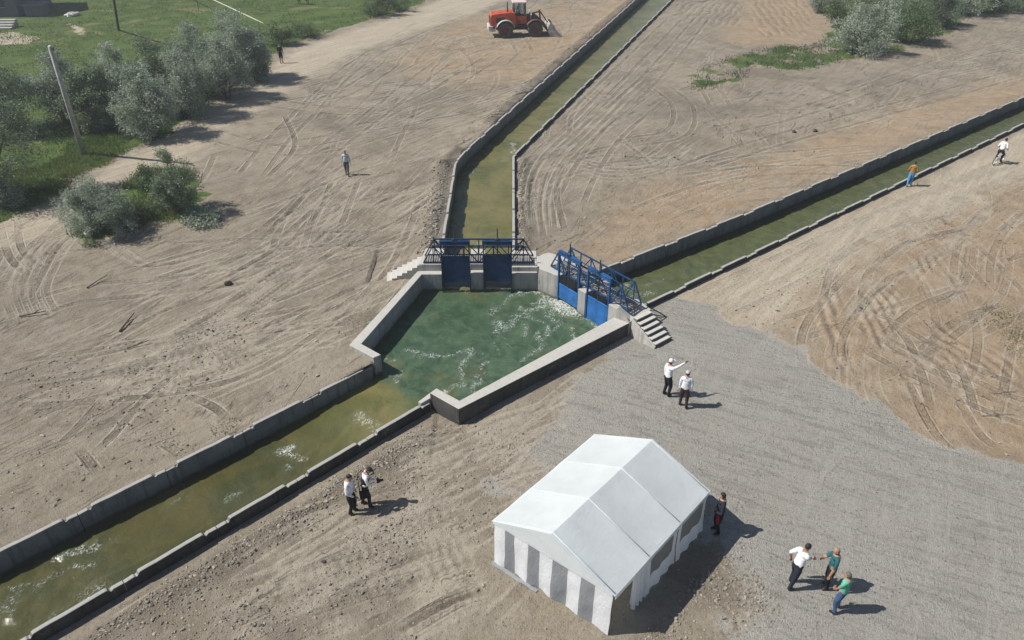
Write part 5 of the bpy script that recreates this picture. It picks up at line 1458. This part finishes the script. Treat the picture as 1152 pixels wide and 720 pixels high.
stones(np.concatenate([along((-6.3, 34.6), (-4.9, 34.9), -.1, -.25, 60, 417), along((1.4, 35.2), (3.2, 34.6), -.2, -.5, 60, 418)]), (.04, .13), 419, 'rubble', 'rubble beside the steps and behind the gate abutments')

def boulder(label, px, py, s, col, group=None, flat=.6):
    x, y, z = on(px, py); mb = MB(); r = random.Random(px * 7 + py)
    mb.ball((0, 0, s * flat * .4), (s, s * .8, s * flat), 9, 7, 0, lambda d, p: p * r.uniform(.8, 1.15))
    o = mb.build('boulder', simple('boulder ' + ('dark' if col[0] < .2 else 'pale'), col, .9, .35, 5., 0, .1, .6), None); o.location = (x, y, z); o.rotation_euler.z = r.random() * 6
    tag(o, label, 'boulder', group)
boulder('dark clod on the bare ground between the canals, the left one of two', 893, 149, .2, (.07, .058, .048)); boulder('dark clod on the bare ground between the canals, the right one of two', 917, 148, .24, (.07, .058, .048))
boulder('pale boulder beside the canal running to the top, opposite the loader side bend', 485, 240, .24, (.46, .44, .4)); boulder('dark clod lying on the scraped earth left of the pool', 257, 320, .22, (.06, .05, .042))
boulder('pale boulder at the foot of the rounded island bush', 101, 264, .34, (.5, .49, .46), None, .8)
boulder('pale slab of rock lying in the grass by the house', 82, 18, 1.0, (.32, .26, .2), None, .35)

def branch(label, pts, r0):
    P3 = [Vector(on(*p)) + Vector((0, 0, .06 + .05 * i)) for i, p in enumerate(pts)]; o = P3[0].copy(); mb = MB()
    mb.tube(P3, [r0 * (1 - .6 * i / (len(P3) - 1)) for i in range(len(P3))], 7)
    q = P3[len(P3) // 2]; mb.tube([q, q + Vector((.22, .14, .1)), q + Vector((.4, .2, .16))], [r0 * .6, r0 * .4, r0 * .2], 6)
    ob = mb.build('fallen_branch', simple('dry branch wood', (.09, .07, .052), .9, .3, 6.), None, True, origin=o); tag(ob, label, 'branch')
branch('dry fallen branch on the bare earth, slanting, left of the pool', [(135, 374), (142, 366), (152, 355)], .055)
branch('dry stick lying flat near the left edge of the bare earth', [(22, 357), (38, 355), (53, 353)], .045)
branch('thin dry twig below the slanting branch', [(143, 393), (155, 390), (168, 386)], .035)
branch('short twig between the island bushes and the slanting branch', [(98, 325), (110, 318), (122, 312)], .035)

# ------------------------------------------------------------------ poles, pipe, house, animal
M_PC = simple('weathered pole concrete', (.38, .375, .36), .85, .2, 3.)
def pole(name, label, base, top, r0, r1, mat, cross=True):
    b = Vector(base); tp_ = Vector(top); o = empty(name, b, 0, label, 'utility pole'); d = tp_ - b
    mb = MB(); mb.tube([(0, 0, -.3), d * .5, d], [r0, (r0 + r1) / 2, r1], 8); mb.build('pole_shaft', mat, o, True)
    if cross:
        mb = MB(); mb.bar(d + Vector((-.35, .3, -.15)), d + Vector((.35, -.3, -.15)), .07); ca_ = mb.build('crossarm', M_STEEL, o)
        for s in (-1, 1):
            mb = MB(); mb.lathe([(.0, 0), (.04, .0), (.06, .05), (.035, .08), (.05, .12), (0, .15)], d + Vector((s * .33, -s * .28, -.12)), (0, 0, 1), 10); mb.build('insulator', simple('dark insulator', (.05, .04, .035), .3), ca_, True)
    return o
pb = on(94, 173); ptop = (*g(56, 52, 8.0), 8.0)
pole('utility_pole', 'leaning pale concrete utility pole in the verge grass', pb, ptop, .19, .13, M_PC)
p2 = on(133, 33); pole('utility_pole', 'thin dark wooden pole standing in the grass field', p2, (*g(121, -48, 9.5), 9.5), .14, .1, simple('tarred wood', (.045, .04, .035), .9))
M_PIPE = simple('cream pipe paint', (.55, .53, .42), .5, .2, 3.)
pipe = empty('gas_pipe', on(290, 40), 0, 'pale raised gas pipe crossing the grass field behind the silvery bushes', 'pipe')
po = pipe.location.copy(); a_ = Vector((*g(228, -6, 2.4), 2.4)); b_ = Vector((*g(281, 19, 2.4), 2.4)); dd = (b_ - a_)
mb = MB(); mb.tube([a_ - dd * 1.2 - po, a_ - po, b_ - po, b_ + dd * .25 - po], .055, 8); mb.build('pipe_run', M_PIPE, pipe, True)
for k in (-.9, -.2, .5, 1.15):
    q = a_ + dd * k; mb = MB(); mb.tube([(q.x - po.x, q.y - po.y, gz(q.x, q.y) - po.z - .2), (q.x - po.x, q.y - po.y, 2.36 - po.z)], .035, 6); mb.build('pipe_post', M_STEEL, pipe, True)
# the corner of a house, its steps and the lean-to in its shade
M_HW = simple('grey blue house plaster', (.11, .125, .145), .9, .15, 1.5); M_ROOF = simple('grey corrugated roof', (.20, .20, .20), .6, .2, 2.)
hx, hy = g(22, 19)
house = empty('house', (hx - 5, hy + 4, 0), 0, 'grey plastered house, only its corner showing at top left', 'house'); HO = (hx - 5, hy + 4, 0)
mb = MB(); mb.box((hx - 5, hy + 4, 2.1), (10, 8, 4.4)); mb.build('wall', M_HW, house, origin=HO)
mb = MB(); mb.prism([(-4.5, 0), (4.5, 0), (0, 2.6)], -5.6, 5.6); mb.v = [(hx - 5 + v[2], hy + 4 + v[0], 4.28 + v[1]) for v in mb.v]; mb.build('roof', M_ROOF, house, origin=HO)
for x in (-8, -5, -2):
    mb = MB(); mb.box((hx + x, hy - .02, 1.8), (1.2, .08, 1.3)); w = mb.build('window', simple('dark house glass', (.03, .035, .04), .2), house, origin=HO)
    mb = MB(); mb.box((hx + x, hy - .07, 1.12), (1.4, .14, .07)); mb.build('sill', M_CONC, w, origin=HO)
sh = empty('lean_to_shed', (*g(43, 17), 0), 0, 'low grey shed standing in the shadow of the house', 'shed'); SO = (*g(43, 17), 0)
mb = MB(); mb.prism([(SO[0] - 1.1, SO[1] - .8), (SO[0] + 1.1, SO[1] - .8), (SO[0] + 1.1, SO[1] + .9), (SO[0] - 1.1, SO[1] + .9)], -.1, 1.3); mb.build('wall', M_HW, sh, origin=SO)
mb = MB(); mb.box((SO[0], SO[1], 1.36), (2.5, 2.1, .08), Matrix.Rotation(.05, 3, 'X')); mb.build('roof', M_ROOF, sh, origin=SO)
s0 = on(6, 33)
hst = empty('house_steps', s0, 0, 'pale concrete steps at the corner of the grey house', 'steps')
for k in range(4):
    mb = MB(); mb.box((s0[0] - 1, s0[1] + .42 * k, .12 + .11 * k), (3.6, .44, .24 + .22 * k)); mb.build('tread', M_CONC, hst, origin=s0, bevel=.02)

def animal(label, loc, az):
    V = Vector
    pts = [V((-.75, 0, 1.05)), V((-.3, 0, 1.02)), V((.2, 0, 1.02)), V((.6, 0, 1.08)), V((.92, 0, 1.2)), V((1.15, 0, 1.0)), V((1.4, 0, .72)), V((1.52, 0, .5))]
    rad = [.24, .33, .34, .30, .17, .13, .12, .08]; ed = [(i, i + 1) for i in range(7)]
    for x, y, hind in ((-.72, -.2, 1), (-.72, .2, 1), (.55, -.18, 0), (.55, .18, 0)):
        i0 = len(pts); root_i = 0 if hind else 3
        if hind: ch = [V((x, y, .85)), V((x + .08, y, .62)), V((x - .1, y, .4)), V((x - .04, y, .06))]; rr = [.16, .1, .055, .05]
        else: ch = [V((x, y, .8)), V((x, y, .45)), V((x + .01, y, .22)), V((x + .02, y, .06))]; rr = [.13, .075, .05, .05]
        pts += ch; rad += rr; ed += [(root_i, i0)] + [(i0 + j, i0 + j + 1) for j in range(3)]
    i0 = len(pts); pts += [V((-1.0, 0, 1.05)), V((-1.1, 0, .6))]; rad += [.045, .03]; ed += [(0, i0), (i0, i0 + 1)]
    for s in (-1, 1):
        i0 = len(pts); pts.append(V((1.12, s * .2, 1.08))); rad.append(.035); ed.append((5, i0))
    me = bpy.data.meshes.new('body'); me.from_pydata([tuple(p) for p in pts], ed, []); tmp = bpy.data.objects.new('t', me); COL.objects.link(tmp); tmp.modifiers.new('s', 'SKIN')
    for i, r_ in enumerate(rad): me.skin_vertices[0].data[i].radius = (r_, r_); me.skin_vertices[0].data[i].use_root = i == 0
    tmp.modifiers.new('d', 'SUBSURF').levels = 2
    dg = bpy.context.evaluated_depsgraph_get(); dg.update(); ev = tmp.evaluated_get(dg); m2 = bpy.data.meshes.new_from_object(ev)
    bpy.data.objects.remove(tmp)
    m2.materials.clear(); m2.materials.append(simple('dark cattle hide', (.035, .028, .024), .8, .3, 3.)); m2.polygons.foreach_set('use_smooth', [True] * len(m2.polygons))
    o = bpy.data.objects.new('cow', m2); COL.objects.link(o); o.location = loc; o.rotation_euler.z = R(az); tag(o, label, 'cow')
animal('dark cow grazing in the field at the very top edge', on(341, 5), 160)

# ------------------------------------------------------------------ dusty summer air
mb = MB(); mb.box((0, 60, 9.5), (330, 330, 23)); hz = None
hm = bpy.data.materials.new('dusty air'); t = NT(hm); pv = t.new('ShaderNodeVolumePrincipled')
pv.inputs['Color'].default_value = (.9, .95, 1., 1); pv.inputs['Density'].default_value = .0008; pv.inputs['Anisotropy'].default_value = .2
oo = t.new('ShaderNodeOutputMaterial'); t.link(pv.outputs[0], oo.inputs['Volume'])
hz = mb.build('haze', hm); tag(hz, 'thin dusty summer haze over the canals', 'haze', kind='stuff')
# ------------------------------------------------------------------ light, sky, camera
w = bpy.data.worlds.new('World'); scene.world = w; w.use_nodes = True
nt = w.node_tree; bg = nt.nodes['Background']; sky = nt.nodes.new('ShaderNodeTexSky'); sky.sky_type = 'NISHITA'; sky.sun_disc = False
sky.sun_elevation = R(SUN_EL); sky.sun_rotation = math.atan2(-math.cos(R(SUN_AZ)), -math.sin(R(SUN_AZ))); sky.air_density = 1.0; sky.dust_density = 1.5; sky.altitude = 600
nt.links.new(sky.outputs[0], bg.inputs[0]); bg.inputs[1].default_value = .06
sl = bpy.data.lights.new('sun', 'SUN'); sl.energy = 4.0; sl.angle = R(.5); sl.color = (1., .955, .89)
so_ = bpy.data.objects.new('sun', sl); COL.objects.link(so_); so_.location = (-40, 20, 60)
dv = Vector((math.cos(R(SUN_EL)) * math.cos(R(SUN_AZ)), math.cos(R(SUN_EL)) * math.sin(R(SUN_AZ)), -math.sin(R(SUN_EL))))
so_.rotation_euler = dv.to_track_quat('-Z', 'Y').to_euler()
cd = bpy.data.cameras.new('camera'); cd.sensor_width = 36; cd.lens = FPX / 1152 * 36; cd.clip_end = 3000; cd.clip_start = .2
co = bpy.data.objects.new('camera', cd); COL.objects.link(co); co.location = (0, 0, CAM_H); co.rotation_euler = (R(90) - CAM_T, 0, 0)
scene.camera = co
vs_ = scene.view_settings; vs_.view_transform = 'Standard'; vs_.look = 'None'; vs_.gamma = 1; vs_.use_curve_mapping = False; vs_.exposure = 0.5
